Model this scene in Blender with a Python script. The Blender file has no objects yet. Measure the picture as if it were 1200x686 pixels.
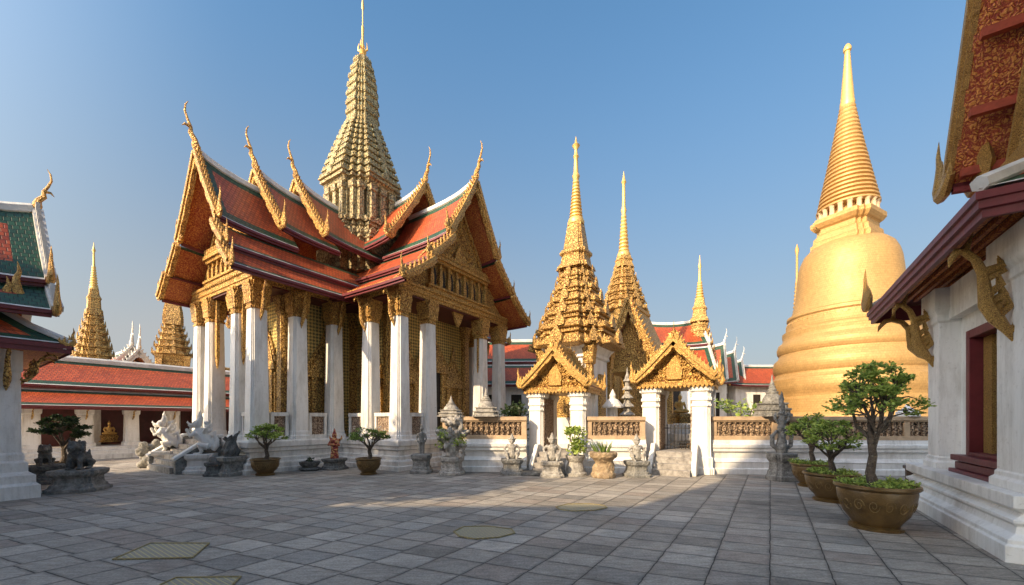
import bpy, bmesh, math, random
from mathutils import Vector, Matrix, noise
R = math.radians
sc = bpy.context.scene
COL = sc.collection
random.seed(7)

# ------------------------------------------------------------------ camera, sky, sun, exposure
F, HZ, EYE = 460.0, 493.0, 1.7          # focal length and horizon in photo pixels, eye height in metres
cam = bpy.data.cameras.new('camera')
cam.sensor_width = 36.0
cam.lens = 36.0 * F / 1200.0
cam.shift_y = (HZ - 343.0) / 1200.0
cam.clip_start, cam.clip_end = 0.05, 3000
camo = bpy.data.objects.new('camera', cam)
camo.location = (0, 0, EYE)
camo.rotation_euler = (R(90), 0, 0)
COL.objects.link(camo)
sc.camera = camo

BACK_FILL = (4.8, 3.4, 2.3)
SUN_AZ, SUN_EL = R(-134.0), R(29.0)      # azimuth from +Y, clockwise: behind the camera, to the left
w = bpy.data.worlds.new('World'); sc.world = w; w.use_nodes = True
wn, wl = w.node_tree.nodes, w.node_tree.links
sky = wn.new('ShaderNodeTexSky'); sky.sky_type = 'NISHITA'; sky.sun_disc = False
sky.sun_elevation = SUN_EL; sky.sun_rotation = SUN_AZ
sky.air_density = 1.0; sky.dust_density = 0.25; sky.ozone_density = 1.8; sky.altitude = 0
# haze pale towards the horizon; the sun's side is boosted, added fill for shade
def wmath(op, a, b=0.0, c=0.0):
    x = wn.new('ShaderNodeMath'); x.operation = op
    for i, v in enumerate((a, b, c)):
        if hasattr(v, 'links'): wl.new(v, x.inputs[i])
        else: x.inputs[i].default_value = v
    return x.outputs[0]
def wmap(v, a, b, lo, hi):
    x = wn.new('ShaderNodeMapRange'); x.interpolation_type = 'SMOOTHSTEP'; wl.new(v, x.inputs[0])
    for i, q in enumerate((a, b, lo, hi)): x.inputs[i+1].default_value = q
    return x.outputs[0]
def wmix(f, a, b, mode='MIX'):
    x = wn.new('ShaderNodeMix'); x.data_type = 'RGBA'; x.blend_type = mode
    for idx, v in ((0, f), (6, a), (7, b)):
        if hasattr(v, 'links'): wl.new(v, x.inputs[idx])
        else: x.inputs[idx].default_value = v if idx == 0 else (*v, 1)
    return x.outputs[2]
wsep = wn.new('ShaderNodeSeparateXYZ'); wl.new(wn.new('ShaderNodeTexCoord').outputs['Generated'], wsep.inputs[0])
wx, wy, wz = wsep.outputs
zz = wmath('MAXIMUM', wz, 0.0)
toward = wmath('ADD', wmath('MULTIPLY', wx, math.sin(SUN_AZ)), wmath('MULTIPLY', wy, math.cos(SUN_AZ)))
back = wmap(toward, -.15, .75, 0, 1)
c_ = wmix(1.0, sky.outputs[0], wmix(back, (.58, .90, .96), BACK_FILL), 'MULTIPLY')
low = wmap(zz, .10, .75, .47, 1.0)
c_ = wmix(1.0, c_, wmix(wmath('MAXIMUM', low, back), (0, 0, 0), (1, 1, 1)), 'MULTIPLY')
hz_ = wmath('MULTIPLY', wmath('POWER', wmath('SUBTRACT', 1.0, zz), 2.5), wmap(wx, -.9, .75, 1.6, 1.15))
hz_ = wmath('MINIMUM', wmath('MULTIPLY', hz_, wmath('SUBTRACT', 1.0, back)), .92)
c_ = wmix(hz_, c_, (1.93, 1.97, 1.99))
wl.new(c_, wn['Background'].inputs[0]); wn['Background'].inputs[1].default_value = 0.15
sun = bpy.data.lights.new('sun', 'SUN'); sun.energy = 4.1; sun.angle = R(0.6); sun.color = (1.0, 0.77, 0.49)
suno = bpy.data.objects.new('sun', sun); COL.objects.link(suno)
to_sun = Vector((math.sin(SUN_AZ) * math.cos(SUN_EL), math.cos(SUN_AZ) * math.cos(SUN_EL), math.sin(SUN_EL)))
suno.rotation_euler = (-to_sun).to_track_quat('-Z', 'Y').to_euler()
suno.location = to_sun * 60
vs = sc.view_settings
vs.view_transform = 'Standard'; vs.look = 'None'; vs.gamma = 1.0; vs.use_curve_mapping = False
vs.exposure = 0.8

# ------------------------------------------------------------------ helpers
def at(px, py, d):
    return Vector(((px - 600) / F * d, d, EYE + (HZ - py) / F * d))
def ground(px, py):
    d = F * EYE / (py - HZ)
    return Vector(((px - 600) / F * d, d, 0))

class MB:
    def __init__(s, M=None):
        s.v = []; s.f = []; s.m = []; s.uv = []; s.M = M or Matrix.Identity(4)
    def add(s, vs, fs, mat=0, uvs=None):
        b = len(s.v)
        s.v += [tuple(s.M @ Vector(p)) for p in vs]
        for i, f in enumerate(fs):
            s.f.append(tuple(b + k for k in f)); s.m.append(mat)
            s.uv.append(uvs[i] if uvs else None)
    def box(s, x0, x1, y0, y1, z0, z1, mat=0):
        s.add([(x0,y0,z0),(x1,y0,z0),(x1,y1,z0),(x0,y1,z0),(x0,y0,z1),(x1,y0,z1),(x1,y1,z1),(x0,y1,z1)],
              [(0,3,2,1),(4,5,6,7),(0,1,5,4),(1,2,6,5),(2,3,7,6),(3,0,4,7)], mat)
    def prism(s, poly, t0, t1, plane='xz', mat=0):
        n = len(poly)
        def P(a, b, t):
            return (a, t, b) if plane == 'xz' else ((t, a, b) if plane == 'yz' else (a, b, t))
        vs = [P(a, b, t0) for a, b in poly] + [P(a, b, t1) for a, b in poly]
        fs = [tuple(range(n - 1, -1, -1)), tuple(range(n, 2 * n))] + [(i, (i + 1) % n, n + (i + 1) % n, n + i) for i in range(n)]
        s.add(vs, fs, mat)
    def loft(s, plan, prof, c=(0,0,0), mat=0, cap=True):        # prof: (z, r) or (z, rx, ry)
        n = len(plan); vs = []; fs = []
        for p in prof:
            z, rx, ry = p[0], p[1], p[-1]
            vs += [(c[0] + a * rx, c[1] + b * ry, c[2] + z) for a, b in plan]
        for k in range(len(prof) - 1):
            for i in range(n):
                j = (i + 1) % n
                fs.append((k*n+i, k*n+j, (k+1)*n+j, (k+1)*n+i))
        if cap:
            fs.append(tuple(range(n - 1, -1, -1))); b = (len(prof) - 1) * n; fs.append(tuple(range(b, b + n)))
        s.add(vs, fs, mat)
    def ploft(s, poly, prof, mat=0, cap=True):                  # prof: (offset, z) round a CCW polygon
        n = len(poly); vs = []; fs = []
        for off, z in prof:
            vs += [(p[0], p[1], z) for p in offset(poly, off)]
        for k in range(len(prof) - 1):
            for i in range(n):
                j = (i + 1) % n
                fs.append((k*n+i, k*n+j, (k+1)*n+j, (k+1)*n+i))
        if cap:
            fs.append(tuple(range(n - 1, -1, -1))); b = (len(prof) - 1) * n; fs.append(tuple(range(b, b + n)))
        s.add(vs, fs, mat)
    def lathe(s, prof, n=24, c=(0,0,0), mat=0):                  # prof: (r, z)
        s.loft(circle(n), [(z, max(r, 1e-4)) for r, z in prof], c, mat)
    def tube(s, pts, rad, n=6, mat=0, flat=1.0, flat_axis=None):
        pts = [Vector(p) for p in pts]; k = len(pts)
        if not hasattr(rad, '__len__'): rad = [rad] * k
        vs = []; fs = []; prev = None
        for i, p in enumerate(pts):
            t = (pts[min(i+1, k-1)] - pts[max(i-1, 0)]).normalized()
            ref = Vector(flat_axis) if flat_axis else (prev if prev else (Vector((0,0,1)) if abs(t.z) < .9 else Vector((1,0,0))))
            a = (ref - t * ref.dot(t))
            a = a.normalized() if a.length > 1e-5 else t.orthogonal().normalized()
            b = t.cross(a); prev = a
            for q in range(n):
                g = 2 * math.pi * q / n
                vs.append(p + a * (math.cos(g) * rad[i] * flat) + b * (math.sin(g) * rad[i]))
        for i in range(k - 1):
            for q in range(n):
                r = (q + 1) % n
                fs.append((i*n+q, i*n+r, (i+1)*n+r, (i+1)*n+q))
        fs.append(tuple(range(n - 1, -1, -1))); fs.append(tuple(range((k-1)*n, k*n)))
        s.add(vs, fs, mat)
    def ell(s, c, r, mat=0, n=10, m=7, rot=None):
        c = Vector(c); vs = []; fs = []
        Rm = rot or Matrix.Identity(3)
        if not hasattr(r, '__len__'): r = (r, r, r)
        for i in range(m + 1):
            a = math.pi * i / m
            for q in range(n):
                g = 2 * math.pi * q / n
                vs.append(c + Rm @ Vector((r[0]*math.sin(a)*math.cos(g), r[1]*math.sin(a)*math.sin(g), r[2]*math.cos(a))))
        for i in range(m):
            for q in range(n):
                k = (q + 1) % n
                fs.append((i*n+q, (i+1)*n+q, (i+1)*n+k, i*n+k))
        s.add(vs, fs, mat)
    def spike(s, p, out, w, h, t=None, lean=.25, mat=0):          # a pointed leaf standing on a ledge
        p = Vector(p); o = Vector((out[0], out[1], 0)).normalized(); x = Vector((-o.y, o.x, 0)); t = t or w * .5
        vs = []
        for (f, ww, oo) in ((0, .5, 0), (.35, .58, lean*.5), (.7, .28, lean)):
            for sx, so in ((-1, -1), (1, -1), (1, 1), (-1, 1)):
                vs.append(p + x*(sx*ww*w) + o*(so*t*.5*(1-f*.6) + oo*w) + Vector((0,0,h*f)))
        vs.append(p + o*(lean*w*.5) + Vector((0,0,h)))
        fs = []
        for k in (0, 4):
            for i in range(4):
                j = (i + 1) % 4
                fs.append((k+i, k+j, k+4+j, k+4+i))
        for i in range(4): fs.append((8+i, 8+(i+1) % 4, 12))
        s.add(vs, fs, mat)
    def spikes(s, plan, r, z, step, w, h, c=(0,0,0), lean=.25, mat=0):
        n = len(plan)
        for i in range(n):
            a = Vector((plan[i][0]*r, plan[i][1]*r)); b = Vector((plan[(i+1) % n][0]*r, plan[(i+1) % n][1]*r))
            L = (b - a).length; e = (b - a).normalized(); o = (e.y, -e.x)
            k = max(1, round(L / step))
            if L < step * .45: continue
            for q in range(k):
                p = a.lerp(b, (q + .5) / k)
                hh = h * (1.25 if (k % 2 and q == k // 2 and k > 2) else 1)
                s.spike((c[0]+p.x, c[1]+p.y, c[2]+z), o, min(w, L/k*.95), hh, lean=lean, mat=mat)
    def build(s, name, mats, parent=None, smooth=False, bevel=0):
        me = bpy.data.meshes.new(name); me.from_pydata(s.v, [], s.f); me.update()
        if not isinstance(mats, (list, tuple)): mats = [mats]
        for m in mats: me.materials.append(m)
        me.polygons.foreach_set('material_index', [min(x, len(mats)-1) for x in s.m])
        if any(u is not None for u in s.uv):
            L = me.uv_layers.new(name='UVMap')
            for poly, u in zip(me.polygons, s.uv):
                if u:
                    for li, q in zip(poly.loop_indices, u): L.data[li].uv = q
        if smooth:
            me.polygons.foreach_set('use_smooth', [True] * len(me.polygons))
            try: me.set_sharp_from_angle(angle=R(38))
            except Exception: pass
        o = bpy.data.objects.new(name, me); COL.objects.link(o)
        if parent: o.parent = parent
        if bevel:
            b = o.modifiers.new('bevel', 'BEVEL'); b.width = bevel; b.segments = 2; b.limit_method = 'ANGLE'
        return o
    def sculpt(s, name, mat, parent=None, voxel=.02, rough=.01, scale=9.0):   # fuse into one continuous carved surface
        o = s.build('tmp', mat)
        md = o.modifiers.new('r', 'REMESH'); md.mode = 'VOXEL'; md.voxel_size = voxel
        sm = o.modifiers.new('s', 'SMOOTH'); sm.iterations = 1
        dg = bpy.context.evaluated_depsgraph_get(); dg.update()
        me = bpy.data.meshes.new_from_object(o.evaluated_get(dg))
        old = o.data; bpy.data.objects.remove(o); bpy.data.meshes.remove(old)
        me.name = name
        if rough:
            ns = [v.normal.copy() for v in me.vertices]
            for v, nn in zip(me.vertices, ns):
                v.co += nn * rough * (noise.noise(v.co * scale) + .6 * noise.noise(v.co * scale * 2.7))
        me.polygons.foreach_set('use_smooth', [True] * len(me.polygons))
        o = bpy.data.objects.new(name, me); COL.objects.link(o)
        if parent: o.parent = parent
        return o

def circle(n, ph=0): return [(math.cos(2*math.pi*(i+ph)/n), math.sin(2*math.pi*(i+ph)/n)) for i in range(n)]
SQ = [(1,-1),(1,1),(-1,1),(-1,-1)]
def redent(st=(.52,.66,.8,1.0)):
    # square whose corners step back: st lists the ledges from the notch outwards
    q = []
    k = len(st)
    for i in range(k - 1):
        q.append((st[k-1-i], st[i])); q.append((st[k-2-i], st[i]))
    q.append((st[0], st[k-1]))
    out = []
    for r in range(4):
        c, sn = (1,0,-1,0)[r], (0,1,0,-1)[r]
        for a, b in q: out.append((a*c - b*sn, a*sn + b*c))
    return out
RED = redent()
RED2 = redent((.70,.84,1.0))
def offset(poly, d):
    n = len(poly); out = []
    for i in range(n):
        p0, p1, p2 = Vector(poly[i-1]), Vector(poly[i]), Vector(poly[(i+1) % n])
        e1, e2 = (p1-p0).normalized(), (p2-p1).normalized()
        n1, n2 = Vector((e1.y, -e1.x)), Vector((e2.y, -e2.x))
        m = n1 + n2; k = m.dot(n1)
        out.append(p1 + m * (d / k) if k > 1e-4 else p1 + n1 * d)
    return out

def tag(o, label=None, cat=None, group=None, kind=None):
    if label: o['label'] = label
    if cat: o['category'] = cat
    if group: o['group'] = group
    if kind: o['kind'] = kind
    return o
def thing(name, label, cat, loc=(0,0,0), rz=0, group=None, s=1.0):
    o = bpy.data.objects.new(name, None); o.empty_display_size = .2; COL.objects.link(o)
    o.location = loc; o.rotation_euler = (0, 0, rz); o.scale = (s, s, s)
    return tag(o, label, cat, group)
def dup(root, label, loc, rz, group=None, s=None):
    def cp(o, par):
        c = o.copy(); COL.objects.link(c)
        if par: c.parent = par
        for ch in [x for x in bpy.data.objects if x.parent == o]: cp(ch, c)
        return c
    c = cp(root, None); c.location = loc; c.rotation_euler = (0, 0, rz); c['label'] = label
    if s: c.scale = (s, s, s)
    if group: c['group'] = group
    return c

# ------------------------------------------------------------------ materials
class NT:
    def __init__(s, name):
        s.m = bpy.data.materials.new(name); s.m.use_nodes = True
        s.n = s.m.node_tree.nodes; s.l = s.m.node_tree.links; s.b = s.n['Principled BSDF']
        s.tc = s.n.new('ShaderNodeTexCoord')
    def node(s, t, ins=None, **kw):
        x = s.n.new(t)
        for k, v in kw.items(): setattr(x, k, v)
        for k, v in (ins or {}).items():
            if hasattr(v, 'is_output') or hasattr(v, 'links'): s.l.new(v, x.inputs[k])
            else: x.inputs[k].default_value = v
        return x
    def coord(s, out='Object', scale=(1,1,1), rot=(0,0,0)):
        mp = s.node('ShaderNodeMapping', {'Vector': s.tc.outputs[out], 'Scale': scale, 'Rotation': rot}); return mp.outputs[0]
    def noise(s, v, sc_, det=4, rough=.55): return s.node('ShaderNodeTexNoise', {'Vector': v, 'Scale': sc_, 'Detail': det, 'Roughness': rough}).outputs[0]
    def voro(s, v, sc_, feature='F1'): return s.node('ShaderNodeTexVoronoi', {'Vector': v, 'Scale': sc_}, feature=feature)
    def ramp(s, fac, stops):
        r = s.n.new('ShaderNodeValToRGB'); s.l.new(fac, r.inputs[0]); e = r.color_ramp.elements
        while len(e) < len(stops): e.new(.5)
        for q, (p, c) in zip(e, stops): q.position = p; q.color = (*c, 1) if len(c) == 3 else c
        return r.outputs[0]
    def mix(s, fac, a, b, mode='MIX'):
        x = s.n.new('ShaderNodeMix'); x.data_type = 'RGBA'; x.blend_type = mode
        for idx, v in ((0, fac), (6, a), (7, b)):
            if hasattr(v, 'links'): s.l.new(v, x.inputs[idx])
            else: x.inputs[idx].default_value = v if idx == 0 else ((*v, 1) if len(v) == 3 else v)
        return x.outputs[2]
    def math(s, op, a, b=0.0):
        x = s.n.new('ShaderNodeMath'); x.operation = op
        for i, v in enumerate((a, b)):
            if hasattr(v, 'links'): s.l.new(v, x.inputs[i])
            else: x.inputs[i].default_value = v
        return x.outputs[0]
    def bump(s, h, dist=.02, strength=1.0, prev=None):
        b = s.node('ShaderNodeBump', {'Height': h, 'Distance': dist, 'Strength': strength})
        if prev: s.l.new(prev, b.inputs['Normal'])
        return b.outputs[0]
    def out(s, col=None, rough=.6, metal=0, normal=None, spec=.5):
        for k, v in (('Base Color', col), ('Roughness', rough), ('Metallic', metal), ('Normal', normal), ('Specular IOR Level', spec)):
            if v is None: continue
            if hasattr(v, 'links'): s.l.new(v, s.b.inputs[k])
            else: s.b.inputs[k].default_value = (*v, 1) if k == 'Base Color' and len(v) == 3 else v
        return s.m

def m_plain(name, c, rough=.6, metal=0, var=.25, sc_=4.0, bump=.004, c2=None):
    t = NT(name); v = t.coord()
    n1 = t.noise(v, sc_, 6, .65)
    c2 = c2 or tuple(x * (1 - var) for x in c)
    return t.out(t.ramp(n1, [(.32, c2), (.62, c)]), rough, metal, t.bump(t.noise(v, sc_ * 7, 4), bump))
def m_orn(name, hi, mid, lo, sc_=9.0, metal=.45, rough=.4, bump=.05, accent=None):
    bump *= 1.0; sc_ *= .80
    # carved and gilded ornament: raised scrolls over a darker ground
    t = NT(name); v = t.coord()
    d = t.node('ShaderNodeTexNoise', {'Vector': v, 'Scale': sc_ * .7, 'Detail': 2})
    vv = t.node('ShaderNodeVectorMath', {0: v, 1: t.node('ShaderNodeVectorMath', {0: d.outputs['Color'], 1: (.18, .18, .18)}, operation='MULTIPLY').outputs[0]}, operation='ADD').outputs[0]
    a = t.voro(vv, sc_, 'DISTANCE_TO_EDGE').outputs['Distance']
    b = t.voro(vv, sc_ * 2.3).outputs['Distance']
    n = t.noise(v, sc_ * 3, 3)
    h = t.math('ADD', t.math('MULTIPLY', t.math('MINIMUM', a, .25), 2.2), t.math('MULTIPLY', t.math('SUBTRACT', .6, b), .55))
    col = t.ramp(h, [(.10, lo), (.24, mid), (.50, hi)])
    if accent:
        k = t.ramp(t.voro(v, sc_ * 1.7).outputs['Color'], [(.70, (0, 0, 0)), (.74, (1, 1, 1))])
        col = t.mix(t.math('MULTIPLY', k, .75), col, accent)
    col = t.mix(.5, col, t.ramp(t.noise(v, 1.3, 5), [(.3, (.68, .64, .6)), (.65, (1, 1, 1))]), 'MULTIPLY')
    h2 = t.math('ADD', h, t.math('MULTIPLY', n, .35))
    return t.out(col, rough, metal, t.bump(h2, bump))

def m_tile(name, c, c2, row=.15, wid=.125):
    t = NT(name); uv = t.coord('UV')
    br = t.node('ShaderNodeTexBrick', {'Vector': uv, 'Color1': (*c, 1), 'Color2': (*c2, 1), 'Mortar': (c[0]*.35, c[1]*.35, c[2]*.35, 1), 'Scale': 1.0,
                'Mortar Size': .013, 'Mortar Smooth': .4, 'Bias': -.2, 'Brick Width': wid, 'Row Height': row})
    sep = t.node('ShaderNodeSeparateXYZ', {0: uv})
    saw = t.math('FRACT', t.math('DIVIDE', sep.outputs[1], row))
    col = t.mix(.55, br.outputs[0], t.ramp(t.noise(t.coord(), 1.6, 6, .7), [(.3, (.5, .48, .45)), (.68, (1.1, 1.05, 1))]), 'MULTIPLY')
    nb = t.bump(t.math('ADD', t.math('MULTIPLY', saw, 1.0), t.math('MULTIPLY', br.outputs[1], -.6)), .03)
    return t.out(col, .42, 0, nb)

def m_plaster(name, c=(.80, .78, .74), dirt=(.46, .43, .38), amt=.62):
    t = NT(name); v = t.coord()
    n1 = t.noise(t.coord('Object', (1.2, 1.2, .35)), 2.2, 8, .7)
    sep = t.node('ShaderNodeSeparateXYZ', {0: t.tc.outputs['Object']})
    k = t.ramp(n1, [(.34, (1, 1, 1)), (.54, (0, 0, 0))])
    col = t.mix(t.math('MULTIPLY', k, amt), c, dirt)
    drip = t.ramp(t.noise(t.coord('Object', (7, 7, .5)), 1.5, 6, .7), [(.36, (.62, .60, .56)), (.5, (1, 1, 1))])
    col = t.mix(.22, col, drip, 'MULTIPLY')
    sp = t.ramp(t.noise(v, 14, 5, .7), [(.30, dirt), (.42, (1, 1, 1))])
    col = t.mix(.35, col, sp, 'MULTIPLY')
    return t.out(col, .65, 0, t.bump(t.noise(v, 22, 5), .004))

def m_stone(name, c, c2, sc_=5.0, bump=.03):
    t = NT(name); v = t.coord()
    n1 = t.noise(v, sc_, 8, .72)
    col = t.ramp(n1, [(.30, tuple(x*.35 for x in c2)), (.45, c2), (.66, c)])
    li = t.ramp(t.noise(v, sc_ * 2.1, 4), [(.60, (0, 0, 0)), (.72, (1, 1, 1))])
    col = t.mix(t.math('MULTIPLY', li, .5), col, (.42, .42, .36))
    h = t.math('ADD', t.noise(v, sc_ * 3, 6, .7), t.math('MULTIPLY', t.voro(v, sc_ * 2.5).outputs['Distance'], -.6))
    return t.out(col, .85, 0, t.bump(h, bump))

def m_mosaic(name, c1, c2, c3, k=14.0, metal=.3):
    t = NT(name)
    sep = t.node('ShaderNodeSeparateXYZ', {0: t.tc.outputs['Object']})
    a = t.math('ADD', sep.outputs[0], sep.outputs[1]); z = sep.outputs[2]
    p = t.math('SINE', t.math('MULTIPLY', t.math('ADD', a, z), k)); q = t.math('SINE', t.math('MULTIPLY', t.math('SUBTRACT', a, z), k))
    h = t.math('MULTIPLY', p, q)
    f = t.math('ADD', t.math('MULTIPLY', h, .5), .5)
    col = t.ramp(f, [(.30, c3), (.5, c2), (.78, c1)])
    v = t.coord()
    sp = t.voro(v, 26).outputs['Color']
    col = t.mix(.4, col, t.ramp(sp, [(.2, (.35, .4, .35)), (.8, (1.2, 1.1, .9))]), 'MULTIPLY')
    return t.out(col, .33, metal, t.bump(t.math('ADD', f, t.math('MULTIPLY', t.voro(v, 40).outputs['Distance'], .7)), .03))

WHITE = m_plaster('white_plaster')
WHITE_OLD = m_plaster('weathered_plaster', (.74, .72, .68), (.34, .32, .29), .7)
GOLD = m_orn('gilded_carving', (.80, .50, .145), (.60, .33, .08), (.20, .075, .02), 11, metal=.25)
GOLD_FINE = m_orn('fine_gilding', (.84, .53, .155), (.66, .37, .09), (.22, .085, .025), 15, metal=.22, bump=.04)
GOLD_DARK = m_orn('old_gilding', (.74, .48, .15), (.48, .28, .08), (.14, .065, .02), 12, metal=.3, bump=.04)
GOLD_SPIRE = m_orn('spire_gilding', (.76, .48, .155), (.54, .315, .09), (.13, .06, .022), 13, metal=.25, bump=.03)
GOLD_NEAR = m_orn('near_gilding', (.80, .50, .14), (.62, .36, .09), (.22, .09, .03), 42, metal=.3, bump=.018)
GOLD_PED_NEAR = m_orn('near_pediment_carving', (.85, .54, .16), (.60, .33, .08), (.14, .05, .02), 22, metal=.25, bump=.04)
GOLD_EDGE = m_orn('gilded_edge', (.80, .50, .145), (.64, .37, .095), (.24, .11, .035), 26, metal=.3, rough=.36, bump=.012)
GOLD_GREEN = m_orn('prang_mosaic', (.50, .39, .18), (.34, .265, .12), (.09, .07, .035), 11, metal=.15, rough=.5, bump=.03, accent=(.30, .33, .22))
GOLD_PED = m_orn('pediment_carving', (.86, .55, .16), (.60, .33, .08), (.14, .04, .02), 13, metal=.22, bump=.06)
SOFFIT = m_orn('red_gold_soffit', (.70, .30, .07), (.42, .085, .03), (.30, .045, .022), 20, metal=.1, rough=.55, bump=.015)
MAROON = m_plain('maroon_paint', (.16, .024, .03), .45, var=.35, sc_=3)
DKRED = m_plain('dark_red_timber', (.10, .018, .016), .5, var=.4)
TILE_R = m_tile('orange_roof_tile', (.57, .112, .033), (.35, .06, .023))
TILE_G = m_tile('green_roof_tile', (.035, .105, .055), (.02, .065, .045))
TRIM = m_plain('pale_mortar_trim', (.66, .64, .60), .6, var=.3, sc_=2.5)
MOSAIC = m_mosaic('gold_wall_mosaic', (.90, .66, .25), (.68, .50, .18), (.25, .215, .09), 24)
STONE = m_stone('grey_stone', (.34, .33, .30), (.19, .185, .17), 7)
STONE_DK = m_stone('dark_stone', (.20, .20, .185), (.10, .10, .095), 7)
STONE_LT = m_stone('pale_carved_stone', (.52, .49, .43), (.30, .28, .25), 9, .025)
TERRA = m_stone('ochre_stone', (.46, .34, .20), (.28, .20, .12), 6)
STEP = m_stone('worn_step_stone', (.42, .39, .35), (.26, .24, .22), 6, .01)
SAND = m_plain('sandstone_coping', (.56, .40, .25), .75, var=.3, sc_=5, bump=.006)
DARK = m_plain('dark_interior', (.025, .018, .014), .8, var=.5)
BRONZE = m_plain('glazed_brown_pot', (.15, .088, .028), .32, metal=.15, var=.45, sc_=6, bump=.006)
BARK = m_stone('bark', (.15, .115, .08), (.08, .06, .045), 14, .02)
SOIL = m_plain('soil', (.05, .035, .022), .95, var=.5, sc_=14, bump=.02)
TERRA_DK = m_stone('brown_stone', (.22, .14, .09), (.12, .08, .055), 7, .012)
IRON = m_plain('dark_iron', (.03, .03, .032), .5, metal=.5)
GILT = m_plain('plain_gold', (.74, .47, .15), .42, metal=.4, var=.22, sc_=7, bump=.004)
GLASS = NT('window_glass').out((.03, .028, .022), .08, 0)
def m_leaf(name, c, c2):
    t = NT(name)
    g = t.node('ShaderNodeNewGeometry')
    col = t.ramp(g.outputs['Random Per Island'], [(.1, c2), (.5, c), (.95, tuple(min(1, x*1.5) for x in c))])
    m = t.out(col, .5, 0, None, .35)
    t.b.inputs['Subsurface Weight'].default_value = 0.0
    tr = t.n.new('ShaderNodeBsdfTranslucent'); t.l.new(col, tr.inputs[0])
    mx = t.n.new('ShaderNodeMixShader'); mx.inputs[0].default_value = .3
    o = t.n['Material Output']; t.l.new(t.b.outputs[0], mx.inputs[1]); t.l.new(tr.outputs[0], mx.inputs[2]); t.l.new(mx.outputs[0], o.inputs[0])
    return m
LEAF = m_leaf('green_leaf', (.32, .40, .085), (.12, .20, .036))
LEAF_DK = m_leaf('dark_leaf', (.035, .06, .02), (.014, .03, .01))
LEAF_LT = m_leaf('light_leaf', (.17, .24, .055), (.06, .12, .022))
FLOWER = m_plain('white_petal', (.8, .78, .7), .6, var=.1)

def m_chedi():
    t = NT('chedi_gold_tiles'); v = t.coord()
    sep = t.node('ShaderNodeSeparateXYZ', {0: t.tc.outputs['Object']})
    ang = t.math('ARCTAN2', sep.outputs[1], sep.outputs[0])
    cv = t.node('ShaderNodeCombineXYZ', {0: t.math('MULTIPLY', ang, 14.0), 1: t.math('MULTIPLY', sep.outputs[2], 3.2), 2: 0.0})
    br = t.node('ShaderNodeTexBrick', {'Vector': cv.outputs[0], 'Color1': (.50, .31, .115, 1), 'Color2': (.46, .285, .105, 1), 'Mortar': (.34, .195, .06, 1), 'Scale': 1.0, 'Mortar Size': .02, 'Brick Width': .5, 'Row Height': .5})
    col = t.mix(.5, br.outputs[0], t.ramp(t.noise(t.coord('Object', (1, 1, .3)), .9, 6, .7), [(.3, (.78, .74, .7)), (.65, (1.03, 1.02, 1))]), 'MULTIPLY')
    col = t.mix(.5, col, t.ramp(t.voro(v, 9).outputs['Color'], [(.1, (.72, .7, .66)), (.9, (1.15, 1.12, 1.1))]), 'MULTIPLY')
    return t.out(col, t.ramp(t.noise(v, 2, 5), [(.3, (.48,)*3), (.7, (.62,)*3)]), .32, t.bump(t.math('ADD', t.math('MULTIPLY', br.outputs[1], .4), t.noise(v, 3, 4)), .010))
CHEDI = m_chedi()

PHI = math.atan(303.0 / F)                    # the direction of the court's main axis
ROT = math.pi / 2 - PHI
U = Vector((math.sin(PHI), math.cos(PHI), 0)); V = Vector((-math.cos(PHI), math.sin(PHI), 0))

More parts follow.
